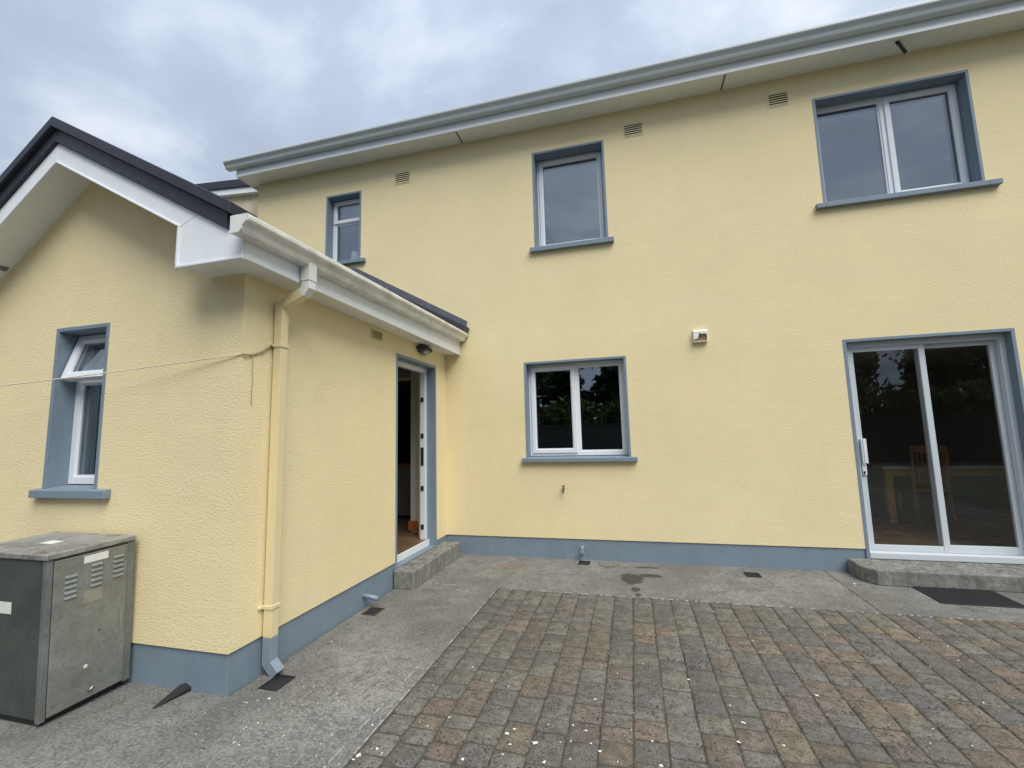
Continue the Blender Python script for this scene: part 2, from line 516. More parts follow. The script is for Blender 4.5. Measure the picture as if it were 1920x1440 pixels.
def metal_cab(name, base, rust=.0):
    m, N, L, B = mat(name)
    p = wpos(N)
    n = noise(N, L, 5, 6, .65, p, .5)
    f = noise(N, L, 55, 4, .7, p)
    c = mixc(N, L, ramp(N, L, n, [(.3, 0), (.7, 1)]), tuple(x * .75 for x in base), tuple(x * 1.2 for x in base))
    c = mixc(N, L, ramp(N, L, f, [(.33, .5), (.48, 0)]), c, tuple(x * .45 for x in base))
    if rust:
        r_ = noise(N, L, 6, 6, .7, p, 1)
        c = mixc(N, L, ramp(N, L, r_, [(.5, 0), (.66, rust)]), c, (.14, .075, .035))
    L.new(c, B.inputs['Base Color'])
    B.inputs['Roughness'].default_value = .5; B.inputs['Metallic'].default_value = .15
    L.new(bump(N, L, n, .15, .01), B.inputs['Normal'])
    return m
CABG = metal_cab('green_grey_cabinet_paint', (.215, .23, .205), .3)
CABD = metal_cab('dark_green_cabinet_paint', (.066, .085, .078), .2)
CABZ = metal_cab('spangled_galvanised_steel', (.17, .185, .18), .2)
CABL = metal_cab('grey_cabinet_lid', (.29, .30, .295), .9)
LOUV = metal_cab('pale_louvre_metal', (.24, .27, .27), .1)
STRIPG = simple('grey_joint_strip', (.20, .19, .18), .6, 0, 0, .1, 20)
STICK = simple('white_sticker', (.74, .75, .70), .5, 0, 0, .05, 20)
STICKO = simple('faded_sticker', (.27, .265, .215), .6, 0, 0, .12, 30)

def glass_mat(name, f0, tint):
    m, N, L, B = mat(name)
    N.remove(B)
    lw = N.new('ShaderNodeLayerWeight'); lw.inputs['Blend'].default_value = .5
    p5 = mth(N, L, 'POWER', lw.outputs['Facing'], 5.0)
    f = mth(N, L, 'ADD', mth(N, L, 'MULTIPLY', p5, 1 - f0), f0, True)
    tr = N.new('ShaderNodeBsdfTransparent'); tr.inputs[0].default_value = (*tint, 1)
    gl = N.new('ShaderNodeBsdfGlossy'); gl.inputs['Roughness'].default_value = .004
    gl.inputs['Color'].default_value = (.9, .95, 1.0, 1)
    ms = N.new('ShaderNodeMixShader')
    L.new(f, ms.inputs[0]); L.new(tr.outputs[0], ms.inputs[1]); L.new(gl.outputs[0], ms.inputs[2])
    L.new(ms.outputs[0], N['Material Output'].inputs[0])
    return m
GLASS = glass_mat('double_glazing', .205, (.82, .86, .86))
PGLASS = glass_mat('single_glazing', .062, (.95, .96, .95))
LAMPG = glass_mat('lamp_glass', .10, (.75, .75, .72))

# ================================================================== setting
ground = structure(MB().box(-400, 400, -400, 400, -.5, -.12).build('ground', SOIL))

path = structure(MB().box(-9, 9, -9, .3, -.11, -.075).build('concrete_path', JOINT))
EDGEX, EDGEY = 1.075, -1.185
def slab(x0, x1, y0, y1):
    g = .003
    return MB().box(x0 + g, x1 - g, y0 + g, y1 - g, -.09, 0).build('slab', CONC, path, .006)
MB().prism([(-9, -9), (EDGEX - .003, -9), (EDGEX - .003, -1.188), (.003, -1.188), (.003, -3.383), (-9, -3.383)], 2, -.09, 0).build('slab', CONC, path, .006)
slab(0.0, 4.43, -1.185, .03)
slab(4.43, 9, -1.185, .03)
def wob_strip(name, p0, p1, w, h, n, matl, gap=0):
    """a line of slopped mortar between two points, uneven in width"""
    mb = MB(); p0, p1 = Vector(p0), Vector(p1); d = (p1 - p0).normalized(); s = Vector((-d.y, d.x, 0))
    prev = None
    for i in range(n):
        if random.random() < gap: continue
        a = p0.lerp(p1, i / n); b = p0.lerp(p1, (i + random.uniform(.75, 1)) / n)
        w0, w1 = w * random.uniform(.4, 1.2), w * random.uniform(.4, 1.2)
        o = s * random.uniform(-.25, .25) * w
        vs_ = [a - s * w0 + o, b - s * w1 + o, b + s * w1 + o, a + s * w0 + o]
        mb.add([tuple(v) for v in vs_] + [(v.x, v.y, v.z + h) for v in vs_], [(0, 3, 2, 1), (4, 5, 6, 7), (0, 1, 5, 4), (1, 2, 6, 5), (2, 3, 7, 6), (3, 0, 4, 7)])
    return mb.build(name, matl, path)
wob_strip('mortar_line', (EDGEX - .006, -1.25, -.001), (EDGEX - .006, -4.6, -.001), .0045, .003, 110, MORTAR, .45)
wob_strip('mortar_line', (EDGEX - .085, -2.75, -.001), (EDGEX - .095, -4.6, -.001), .0045, .003, 90, MORTAR, .35)
wob_strip('mortar_line', (1.2, -1.19, -.001), (5.2, -1.20, -.001), .008, .003, 150, MORTAR, .55)
wob_strip('mortar_line', (.28, -1.17, -.001), (.62, -1.18, -.001), .006, .003, 8, MORTAR, .1)
wob_strip('mortar_line', (.42, -1.30, -.001), (.80, -1.32, -.001), .005, .003, 8, MORTAR, .2)

# ---- pavers
patio = structure(MB().box(EDGEX + .002, 9, -9, EDGEY - .002, -.07, -.007).build('paver_patio', JOINT))
ROWW = .168
def paver_mesh(w, l, seed):
    rr = random.Random(seed)
    hw, hl = w / 2, l / 2
    c = .010
    def j(a): return rr.uniform(-a, a)
    base = [(-hw + c, -hl), (hw - c, -hl), (hw, -hl + c), (hw, hl - c), (hw - c, hl), (-hw + c, hl), (-hw, hl - c), (-hw, -hl + c)]
    base = [(x + j(.0035), y + j(.004)) for x, y in base]
    mb = MB()
    vs_ = [(x, y, -.03) for x, y in base] + [(x, y, -.006 + j(.002)) for x, y in base] + [(x * (1 - .010 / hw), y * (1 - .010 / hl), j(.001)) for x, y in base]
    fs = [tuple(range(16, 24))]
    for k in (0, 8):
        for i in range(8):
            n = (i + 1) % 8
            fs.append((k + i, k + n, k + 8 + n, k + 8 + i))
    return vs_, fs
LENS = (.122, .166, .240)
protos = {}
def proto(w, li, border, k):
    key = (w, li, border, k)
    if key not in protos:
        vs_, fs = paver_mesh(w - .005, LENS[li] - .0095, hash((li, k)) & 0xffff)
        mb = MB(); mb.add(vs_, fs)
        me = mb.mesh('paver', PAVERG if border else PAVER)
        me.polygons.foreach_set('use_smooth', [True] * len(me.polygons))
        protos[key] = (me, vs_, fs)
    return protos[key]
def visible(p):
    d = Vector(p) - CAM
    z = d.dot(fw)
    if z < .2: return None
    u, v = 960 + FPX * d.dot(r2) / z, 720 - FPX * d.dot(u2) / z
    return (u, v) if -60 < u < 1980 and v < 1490 else None
cells = []
x = 2.412 - 8 * ROWW
row = -8
while x < 8.6:
    border = row == -8
    # the course against the concrete is all grey
    y = EDGEY - .004
    first = True
    while y > -8.2:
        if first: li = 0
        elif border: li = 1
        else: li = random.choices((0, 1, 2), (.32, .45, .23))[0]
        l = LENS[li]
        w = .158 if border else ROWW
        cx = x + (ROWW - w) + w / 2
        cells.append((cx, y - l / 2, w, li, border or first, random.randrange(4)))
        y -= l; first = False
    row += 1; x += ROWW
cells.sort(key=lambda c: (0 if visible((c[0], c[1], 0)) else 1, (Vector((c[0], c[1], 0)) - CAM).length))
rest = MB(); restv = []
for i, (cx, cy, w, li, bd, k) in enumerate(cells):
    me, vs_, fs = proto(w, li, bd, k)
    ang = random.gauss(0, .010); dz = random.gauss(0, .0018)
    if i < 300:
        o = bpy.data.objects.new('paver', me)
        COL.objects.link(o); o.parent = patio
        o.location = (cx, cy, dz); o.rotation_euler = (random.gauss(0, .006), random.gauss(0, .006), ang + (math.pi if random.random() < .5 else 0))
    else:
        ca, sa = math.cos(ang), math.sin(ang)
        rest.add([(cx + x_ * ca - y_ * sa, cy + x_ * sa + y_ * ca, z_ + dz) for x_, y_, z_ in vs_], fs)
        restv += [random.random()] * len(vs_)
ro = rest.build('pavers_beyond', PAVER, patio, smooth=True, recalc=False)
ro['kind'] = 'stuff'
a_ = ro.data.attributes.new('rnd', 'FLOAT', 'POINT')
a_.data.foreach_set('value', restv)

# ================================================================== main house
H = empty('two_storey_house', (2.5, 0, 0))
tag(H, 'two-storey cream rendered house with white eaves and blue-grey window surrounds', 'house')
PL = .249            # plinth height
def wall_with_holes(T, u0, u1, z0, z1, thick, holes, topf=None):
    us = sorted({u0, u1, *[h[0] for h in holes], *[h[1] for h in holes]})
    zs = sorted({z0, z1, *[h[2] for h in holes], *[h[3] for h in holes]})
    us = [u for u in us if u0 <= u <= u1]; zs = [z for z in zs if z0 <= z <= z1]
    mb = MB(); mb.T = T
    def solid(i, j):
        if not (0 <= i < len(us) - 1 and 0 <= j < len(zs) - 1): return False
        cu, cz = (us[i] + us[i + 1]) / 2, (zs[j] + zs[j + 1]) / 2
        return not any(h[0] < cu < h[1] and h[2] < cz < h[3] for h in holes)
    for i in range(len(us) - 1):
        for j in range(len(zs) - 1):
            if not solid(i, j): continue
            a, b, c, d = us[i], us[i + 1], zs[j], zs[j + 1]
            mb.add([(a, 0, c), (b, 0, c), (b, 0, d), (a, 0, d)], [(0, 1, 2, 3)])
            mb.add([(a, thick, c), (b, thick, c), (b, thick, d), (a, thick, d)], [(3, 2, 1, 0)])
            if not solid(i - 1, j): mb.add([(a, 0, c), (a, 0, d), (a, thick, d), (a, thick, c)], [(0, 1, 2, 3)])
            if not solid(i + 1, j): mb.add([(b, 0, c), (b, thick, c), (b, thick, d), (b, 0, d)], [(0, 1, 2, 3)])
            if not solid(i, j - 1): mb.add([(a, 0, c), (a, thick, c), (b, thick, c), (b, 0, c)], [(0, 1, 2, 3)])
            if not solid(i, j + 1): mb.add([(a, 0, d), (b, 0, d), (b, thick, d), (a, thick, d)], [(0, 1, 2, 3)])
    return mb
TY = lambda u, d, z: (u, d, z)
WIN = dict(k=(1.131, 2.462, 1.255, 2.526), m=(1.332, 2.325, 4.10, 5.500), r=(4.81, 6.352, 4.165, 5.512), s=(-2.031, -1.394, 4.300, 5.424))
PD = (4.844, 6.400, .17, 2.540)
HOLE_IN = (-1.50, -.535, PL - 1, 2.42)
HX1 = 8.8
SOFZ = 5.865
hw = wall_with_holes(TY, -3.37, HX1, PL, 6.0, .32, [*WIN.values(), (PD[0], PD[1], PL - 1, PD[3]), HOLE_IN])
hw.build('wall', WALL, H, recalc=False)
p_ = MB().box(-.2, PD[0], .012, .30, -.02, PL).build('plinth', BLUEGREY, H, .004)
MB().box(PD[1], HX1, .012, .30, -.02, PL).build('plinth', BLUEGREY, H, .004)

def window(root, T, rect, depth, lights, sill, frame_w=.055, label=None, sill_d=.06):
    u0, u1, z0, z1 = rect
    b = .030
    mb = MB(); mb.T = T
    # frame ring + mullions
    f0, f1, g0, g1 = u0 + b, u1 - b, z0 + .02, z1 - b
    mb.ring(f0, f1, g0, g1, frame_w, depth, depth + .07)
    for (kind, a) in lights.get('bars', []):
        if kind == 'v': mb.box(a - .03, a + .03, depth + .001, depth + .069, g0 + frame_w, g1 - frame_w)
        else: mb.box(f0 + frame_w, f1 - frame_w, depth + .001, depth + .069, a - .03, a + .03)
    w = mb.build('window', WPVC, root, .004)
    if label: w['label'] = label
    s = MB(); s.T = T
    s.box(u0, u0 + b, -.005, depth + .10, z0, z1); s.box(u1 - b, u1, -.005, depth + .10, z0, z1)
    s.box(u0 + b, u1 - b, -.005, depth + .10, z1 - b, z1)
    s.build('surround', BLUEGREY, w, .003)
    sm = MB(); sm.T = T
    a0, a1, sh = sill
    sm.prism([(-sill_d, z0 - sh), (-sill_d, z0 - .004), (depth + .06, z0 + .018), (depth + .06, z0 - sh)], 0, u0 + .001, u1 - .001)
    sm.prism([(-sill_d, z0 - sh), (-sill_d, z0 - .004), (-.002, z0 + .004), (-.002, z0 - sh)], 0, u0 - a0, u0 + .001)
    sm.prism([(-sill_d, z0 - sh), (-sill_d, z0 - .004), (-.002, z0 + .004), (-.002, z0 - sh)], 0, u1 - .001, u1 + a1)
    sm.build('sill', BLUEGREY, w, .004)
    for (a, c, d, e_, sash, tilt) in lights['panes']:
        if sash:
            q = MB()
            if tilt:
                ct, st = math.cos(tilt), math.sin(tilt)
                def TT(u, dd, z, e_=e_, ct=ct, st=st):
                    h = e_ - z; k = dd - (depth - .016)
                    return T(u, depth - .016 - h * st + k * ct, e_ - h * ct - k * st)
            else: TT = T
            q.T = TT
            q.ring(a, c, d, e_, .052, depth - .016, depth + .045)
            q.build('sash', WPVC, w, .005)
            bead = MB(); bead.T = TT
            bead.ring(a + .052, c - .052, d + .052, e_ - .052, .010, depth - .004, depth + .01)
            bead.build('glazing_bead', WPVC, w)
            i = .058
        else:
            TT = T; i = 0
            bead = MB(); bead.T = T
            bead.ring(a, c, d, e_, .016, depth + .012, depth + .026)
            bead.build('glazing_bead', WPVC, w)
        g = MB(); g.T = TT
        g.box(a + i, c - i, depth + .014, depth + .036, d + i, e_ - i)
        g.build('pane', GLASS, w)
    return w

DK = .13
u0, u1, z0, z1 = WIN['k']
wk = window(H, TY, WIN['k'], DK, dict(bars=[('v', 1.80)], panes=[
    (1.195, 1.795, z0 + .055, z1 - .06, True, 0), (1.83, u1 - .085, z0 + .075, z1 - .085, False, 0)]),
    (.05, .075, .052), label='wide ground floor window with one opening sash')
u0, u1, z0, z1 = WIN['m']
wm = window(H, TY, WIN['m'], .18, dict(panes=[(u0 + .06, u1 - .05, z0 + .045, z1 - .055, True, 0)]), (.06, .07, .065), label='single upstairs window reflecting grey sky')
u0, u1, z0, z1 = WIN['r']
wr = window(H, TY, WIN['r'], .155, dict(bars=[('v', 5.585)], panes=[
    (u0 + .085, 5.555, z0 + .075, z1 - .085, False, 0), (5.60, u1 - .05, z0 + .045, z1 - .055, True, 0)]), (.085, .115, .06), label='wide two-light upstairs window above the patio door')
u0, u1, z0, z1 = WIN['s']
ws = window(H, TY, WIN['s'], .14, dict(bars=[('h', 5.02)], panes=[
    (u0 + .045, u1 - .045, 5.005, z1 - .045, True, 0), (u0 + .085, u1 - .085, z0 + .075, 4.99, False, 0)]), (.06, .095, .06), label='small narrow upstairs window above the extension roof')

# patio door
pd0, pd1, pz0, pz1 = PD
mb = MB()
b = .034
pdep = .085
mb.box(pd0 + b, pd0 + b + .045, pdep, pdep + .13, pz0, pz1 - b)
mb.box(pd1 - b - .055, pd1 - b, pdep, pdep + .13, pz0, pz1 - b)
mb.box(pd0 + b + .045, pd1 - b - .055, pdep, pdep + .13, pz1 - b - .06, pz1 - b)
mb.box(pd0 + b + .045, pd1 - b - .055, pdep, pdep + .13, pz0 + .003, pz0 + .028)
mb.box(pd0 + .036, pd1 - .036, .0, pdep - .001, .1505, pz0 + .042)
door = mb.build('patio_door', GALU, H, .004)
door['label'] = 'two-panel sliding glass patio door in a white metal frame'
s = MB()
s.box(pd0, pd0 + b, -.005, pdep + .13, 0.0, pz1); s.box(pd1 - b, pd1, -.005, pdep + .13, 0.0, pz1)
s.box(pd0 + b, pd1 - b, -.005, pdep + .13, pz1 - b, pz1)
s.build('surround', BLUEGREY, door, .003)
i0, i1, j0, j1 = pd0 + b + .046, pd1 - b - .056, pz0 + .03, pz1 - b - .062
mid = 5.625
q = MB()                                        # near (left) leaf
q.box(i0, i0 + .048, pdep + .012, pdep + .05, j0, j1); q.box(mid - .028, mid + .028, pdep + .012, pdep + .05, j0, j1)
q.box(i0 + .048, mid - .028, pdep + .014, pdep + .048, j1 - .045, j1); q.box(i0 + .048, mid - .028, pdep + .014, pdep + .048, j0, j0 + .075)
q.build('sliding_leaf', GALU, door, .003)
MB().box(i0 + .045, mid - .025, pdep + .026, pdep + .036, j0 + .07, j1 - .04).build('pane', PGLASS, door)
q = MB()                                        # far (right) leaf
q.box(mid - .03, mid + .022, pdep + .062, pdep + .10, j0, j1); q.box(i1 - .05, i1, pdep + .062, pdep + .10, j0, j1)
q.box(mid + .022, i1 - .05, pdep + .064, pdep + .098, j1 - .045, j1); q.box(mid + .022, i1 - .05, pdep + .064, pdep + .098, j0, j0 + .08)
q.build('fixed_leaf', GALU, door, .003)
MB().box(mid + .02, i1 - .045, pdep + .076, pdep + .086, j0 + .07, j1 - .04).build('pane', PGLASS, door)
hd = MB()
hd.box(i0 + .012, i0 + .03, pdep - .028, pdep + .012, 1.15, 1.42); hd.box(i0 + .028, i0 + .062, pdep - .034, pdep - .022, 1.15, 1.42)
hd.box(i0 + .008, i0 + .05, pdep - .006, pdep + .012, 1.02, 1.14)
hd.build('handle', WPVC, door, .004)
MB().box(i0 + .016, i0 + .030, pdep - .014, pdep - .006, 1.035, 1.065).build('lock', BLACK, door)

# eaves: soffit, fascia, ogee gutter
FX0, FX1 = -3.52, HX1
FY = -.285
MB().box(FX0, FX1, FY, .02, SOFZ, SOFZ + .012).build('soffit', SOFFIT, H)
for vx, y0, y1 in ((.30, -.21, -.025), (3.82, -.26, -.08)):
    MB().box(vx - .012, vx + .012, FY + .02, -.01, SOFZ - .004, SOFZ - .0005).build('soffit_joint_strip', STRIPG, H)
MB().box(FX0 - .012, FX1, FY - .016, FY - .0005, SOFZ - .012, SOFZ + .22).build('fascia', WBOARD, H, .003)
MB().box(FX0 - .012, FX0 - .0005, FY, .45, SOFZ - .008, SOFZ + .22).build('fascia_end', WBOARD, H, .003)
def ogee(y, z, w, h):
    """gutter section, outer face first; y is the fascia, gutter projects to -y"""
    o = [(0, h), (0, 0), (-w * .50, 0), (-w * .60, .006), (-w * .66, h * .18), (-w * .72, h * .36), (-w * .84, h * .52), (-w * .95, h * .62), (-w, h * .72),
         (-w, h * .93), (-w * .97, h), (-w * .90, h), (-w * .90, h * .90), (-w * .86, h * .66), (-w * .60, h * .40), (-w * .48, .012), (-.008, .012), (-.008, h)]
    return [(y + a, z + c) for a, c in o]
g = MB().prism(ogee(FY - .017, SOFZ + .105, .135, .13), 0, -3.66, FX1).build('gutter', GUTM, H, .002)
MB().prism([(FY - .017 + a, SOFZ + .105 + c) for a, c in [(0, .13), (0, 0), (-.07, 0), (-.09, .025), (-.10, .05), (-.13, .08), (-.135, .13)]], 0, -3.668, -3.6605).build('gutter_stop_end', GUTM, H, .002)
# main roof: slab with slate courses
def slate_roof(name, parent, p_eave0, p_eave1, p_ridge0, courses, thick=.02, lap=.05):
    """stepped courses between eave line and ridge line"""
    e0, e1, r0 = Vector(p_eave0), Vector(p_eave1), Vector(p_ridge0)
    slope = r0 - e0; along = e1 - e0
    nrm = along.cross(slope).normalized()
    if nrm.z < 0: nrm = -nrm
    mb = MB()
    sl = slope.normalized(); ln = slope.length
    for k in range(courses):
        a = ln * k / courses; c_ = min(ln, ln * (k + 1) / courses + lap)
        p = [e0 + sl * a + nrm * thick, e1 + sl * a + nrm * thick, e1 + sl * c_ + nrm * .004, e0 + sl * c_ + nrm * .004]
        q = [e0 + sl * a, e1 + sl * a, e1 + sl * c_ - nrm * .004, e0 + sl * c_ - nrm * .004]
        mb.add([tuple(v) for v in q + p], [(0, 3, 2, 1), (4, 5, 6, 7), (0, 1, 5, 4), (1, 2, 6, 5), (2, 3, 7, 6), (3, 0, 4, 7)])
    return mb.build(name, SLATE, parent)
slate_roof('roof_slope', H, (FX0 - .05, FY - .05, SOFZ + .235), (FX1, FY - .05, SOFZ + .235), (FX0 - .05, 4.4, 9.0), 20)
slate_roof('roof_slope', H, (FX0 - .05, 9.2, SOFZ + .235), (FX1, 9.2, SOFZ + .235), (FX0 - .05, 4.4, 9.0), 20)
# gable end and back of the house (closed volume)
MB().prism([(.32, -.1), (.32, 6.0), (4.4, 8.85), (8.8, 6.0), (8.8, -.1)], 0, -3.37, -3.07).build('end_wall', WALL, H)
MB().prism([(.32, -.1), (.32, 6.0), (4.4, 8.85), (8.8, 6.0), (8.8, -.1)], 0, HX1 - .3, HX1).build('end_wall', WALL, H)
MB().box(-3.07, HX1 - .3, 8.5, 8.8, -.1, 6.0).build('back_wall', WALL, H)
# side wing just behind the left corner
wv = MB().prism([(-8.2, -.1), (-8.2, 6.45), (-3.372, 6.02), (-3.372, -.1)], 1, .45, .75)
wv.build('wing_wall', WALLW, H)
def sl_board(name, y0, y1, x0, zt0, zb0, x1, zt1, zb1, matl, par, bev=.003):
    return MB().prism([(x0, zb0), (x0, zt0), (x1, zt1), (x1, zb1)], 1, y0, y1).build(name, matl, par, bev)
sl_board('wing_bargeboard', .36, .449, -8.2, 6.50, 6.385, -3.62, 6.115, 6.00, WBOARD, H)
sl_board('wing_verge', .33, .50, -8.2, 6.64, 6.502, -3.62, 6.265, 6.117, VERGE, H)
# overflow pipe poking out of the soffit
MB().tube([(5.60, -.205, 5.90), (5.645, -.215, 5.80), (5.675, -.225, 5.70)], .017, 10).build('overflow_pipe', BLACK, H, smooth=True)

def air_vent(T, u0, u1, z0, z1, parent, n=5):
    mb = MB(); mb.T = T
    w = .016
    mb.ring(u0, u1, z0, z1, w, -.006, .004)
    h = (z1 - z0 - 2 * w) / n
    for k in range(n):
        a = z0 + w + h * k
        mb.add([(u0 + w, -.002, a + .60 * h), (u1 - w, -.002, a + .60 * h), (u1 - w, -.011, a + .02 * h), (u0 + w, -.011, a + .02 * h),
                (u0 + w, -.002, a + .52 * h), (u1 - w, -.002, a + .52 * h), (u1 - w, -.009, a - .04 * h), (u0 + w, -.009, a - .04 * h)],
               [(0, 1, 2, 3), (7, 6, 5, 4), (3, 2, 6, 7), (0, 3, 7, 4), (1, 5, 6, 2)])
    o = mb.build('air_vent', VENTC, parent)
    bk = MB(); bk.T = T
    bk.box(u0 + w * .5, u1 - w * .5, -.0022, -.0008, z0 + w * .5, z1 - w * .5)
    bk.build('slot_shade', BLACK, o)  # flat black sheet; shade between the slats put in as colour
    return o
for a in ((-.815, -.55, 5.405, 5.595), (2.59, 2.845, 5.465, 5.65), (4.33, 4.57, 5.50, 5.68)):
    air_vent(TY, *a, H)
# waste pipe out of the plinth, above the gully
wp = MB().tube([(1.815, .03, .155), (1.815, -.03, .15), (1.812, -.055, .125), (1.808, -.06, .06)], .022, 12).build('waste_pipe', GREYPIPE, H, smooth=True)

# rooms behind the glass
def room(x0, x1, y0, y1, z0, z1, m, parent, back=True):
    mb = MB()
    mb.add([(x0, y0, z0), (x1, y0, z0), (x1, y1, z0), (x0, y1, z0), (x0, y0, z1), (x1, y0, z1), (x1, y1, z1), (x0, y1, z1)],
           [(4, 7, 6, 5), (1, 5, 6, 2), (3, 7, 4, 0)] + ([(2, 6, 7, 3)] if back else []))
    mb.build('room_walls', m, parent, recalc=False)
    MB().box(x0, x1, y0 - .02, y1, z0 - .05, z0 - .001).build('floor', WOODFLOOR, parent)
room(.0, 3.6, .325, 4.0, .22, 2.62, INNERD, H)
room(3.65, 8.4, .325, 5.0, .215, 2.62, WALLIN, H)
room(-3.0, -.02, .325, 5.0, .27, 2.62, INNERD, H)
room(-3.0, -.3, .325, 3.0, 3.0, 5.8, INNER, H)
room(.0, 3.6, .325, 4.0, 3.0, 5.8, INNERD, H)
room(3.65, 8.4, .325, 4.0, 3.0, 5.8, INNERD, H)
# skirting on the wall end seen through the open back door
sk = MB(); sk.box(-.535, -.33, -.028, -.001, .29, .42); sk.box(-.565, -.5355, -.028, .30, .29, .42)
settle(H)

# ================================================================== extension
E_ = empty('house_extension', (-1.5, -1.7, 0))
tag(E_, 'single-storey cream extension with a gable, white bargeboards and dark verge', 'house extension')
LY = -3.4
EX0 = -3.05
TG = lambda u, d, z: (u, LY + d, z)
TS = lambda u, d, z: (-d, u, z)
GW = (-1.785, -1.225, 1.245, 2.466)
GD = (-1.374, -.333, .18, 2.500)
APX = -1.525
# gable wall (with pointed top) and side wall
gw = wall_with_holes(TG, EX0, 0.0, PL, 2.71, .28, [GW])
gw.add([(EX0, 0, 2.71), (0, 0, 2.71), (-.35, 0, 3.02), (APX, 0, 3.70), (EX0 + .35, 0, 3.02)], [(0, 1, 2, 3, 4)])
gw.build('gable_wall', WALL, E_, recalc=False)
sw = wall_with_holes(TS, LY + .28, -.0005, PL, 2.72, .25, [GD])
sw.build('side_wall', WALL, E_, recalc=False)
MB().box(EX0, EX0 + .25, LY + .28, 0, -.02, 2.72).build('far_wall', WALL, E_)
MB().box(EX0, -.012, LY + .012, LY + .26, -.02, PL).build('plinth', BLUEGREY, E_, .004)
MB().box(-.24, -.012, LY + .261, GD[0], -.02, PL).build('plinth', BLUEGREY, E_, .004)
MB().box(-.24, -.012, GD[1], .005, -.02, PL).build('plinth', BLUEGREY, E_, .004)
# paint step where the skirting paint wanders
wg = window(E_, TG, GW, .135, dict(bars=[('h', 2.075)], panes=[
    (GW[0] + .045, GW[1] - .045, 2.055, GW[3] - .04, True, R(16)), (GW[0] + .085, GW[1] - .085, GW[2] + .075, 2.045, False, 0)]),
    (.055, .14, .06), sill_d=.05, label='narrow gable window with its top light propped open')
# back door
d0, d1, dz0, dz1 = GD
db = .034; dd = .115
mb = MB(); mb.T = TS
mb.box(d0 + db, d0 + db + .06, dd, dd + .07, dz0 + .09, dz1 - db)
mb.box(d1 - db - .06, d1 - db, dd, dd + .07, dz0 + .09, dz1 - db)
mb.box(d0 + db + .06, d1 - db - .06, dd, dd + .07, dz1 - db - .06, dz1 - db)
mb.box(d0 + db, d1 - db, dd - .03, dd + .07, dz0 + .012, dz0 + .089)
bd = mb.build('back_door', WPVC, E_, .004)
bd['label'] = 'back door standing open inwards, white frame and threshold'
s = MB(); s.T = TS
s.box(d0, d0 + db, -.005, dd + .07, dz0 - .0, dz1); s.box(d1 - db, d1, -.005, dd + .07, dz0 - .0, dz1)
s.box(d0 + db, d1 - db, -.005, dd + .07, dz1 - db, dz1)
s.build('surround', BLUEGREY, bd, .003)
lf = MB()
ly_ = d0 + db + .062
lf.box(-1.02, -.19, ly_ + .002, ly_ + .062, dz0 + .10, dz1 - db - .065)
leaf = lf.build('door_leaf', WPVC, bd, .004)
yk = d1 - db - .06
for za, zb in ((2.02, 2.08), (1.55, 1.61), (1.20, 1.43), (.88, .94), (.40, .46)):
    kp = MB(); kp.T = TS
    kp.box(yk - .008, yk - .0005, dd + .018, dd + .055, za, zb)
    kp.build('lock_keep', BLACK, bd)
th = MB(); th.T = TS
th.box(d0 + db + .001, d1 - db - .001, -.004, dd + .07, -.02, dz0 + .0115)
th.build('door_base', BLUEGREY, bd)
air_vent(TS, -1.885, -1.655, 2.555, 2.672, E_, 4)
# hall inside
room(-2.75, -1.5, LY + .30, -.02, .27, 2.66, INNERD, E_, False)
MB().box(-2.7, -.534, -.0145, -.003, 2.42, 2.6).build('hall_lintel', INNERD, E_)
MB().box(-1.49, -.10, LY + .30, .32, .20, .272).build('floor', WOODFLOOR, E_)
MB().box(-1.49, -.26, LY + .30, -.002, 2.62, 2.66).build('ceiling', INNERD, E_)
sk.build('skirting', SKIRT, E_)
MB().box(-.534, -.26, -.0145, -.003, .27, 2.6).build('hall_wall_end', WALLIN, E_)

# eaves on the side
OX, YF, SZ = .217, -3.642, 2.700
nb = 12
for k in range(nb):
    a = YF + .02 + (0 - YF - .02) * k / nb; c_ = YF + .02 + (0 - YF - .02) * (k + 1) / nb
    MB().box(.0015, OX - .012, a + .002, c_ - .002, SZ, SZ + .012).build('soffit_board', SOFFIT, E_)
MB().box(OX - .012, OX + .006, YF + .021, -.002, SZ - .012, SZ + .19).build('fascia', WBOARD, E_, .003)
# gable box end
def slz(x): return 2.953 + (3.662 - 2.953) * (-.301 - x) / (1.533 - .301)      # bottom line of the bargeboard
bx = MB().prism([(-.288, SZ - .006), (-.297, 2.956), (-.141, 3.027), (.116, 2.883), (OX + .004, 2.826), (OX + .004, SZ - .006)], 1, YF, YF + .02)
bx.build('box_end', WBOARD, E_, .003)
tr = MB(); tr.box(-.300, OX + .012, YF - .012, YF + .012, SZ - .022, SZ - .0065); tr.box(-.302, -.2865, YF - .012, YF + .012, SZ - .006, 2.955)
tr.build('box_trim', WPVC, E_, .003)
for k in range(3):
    a = -.285 + k * .165
    MB().box(a + .002, a + .163, YF + .021, LY - .001, SZ - .003, SZ + .009).build('soffit_board', SOFFIT, E_)
MB().prism([(-.285, SZ), (-.285, 2.95), (-.30, 2.95), (-.30, SZ)], 1, YF + .021, LY).build('box_return', WBOARD, E_)
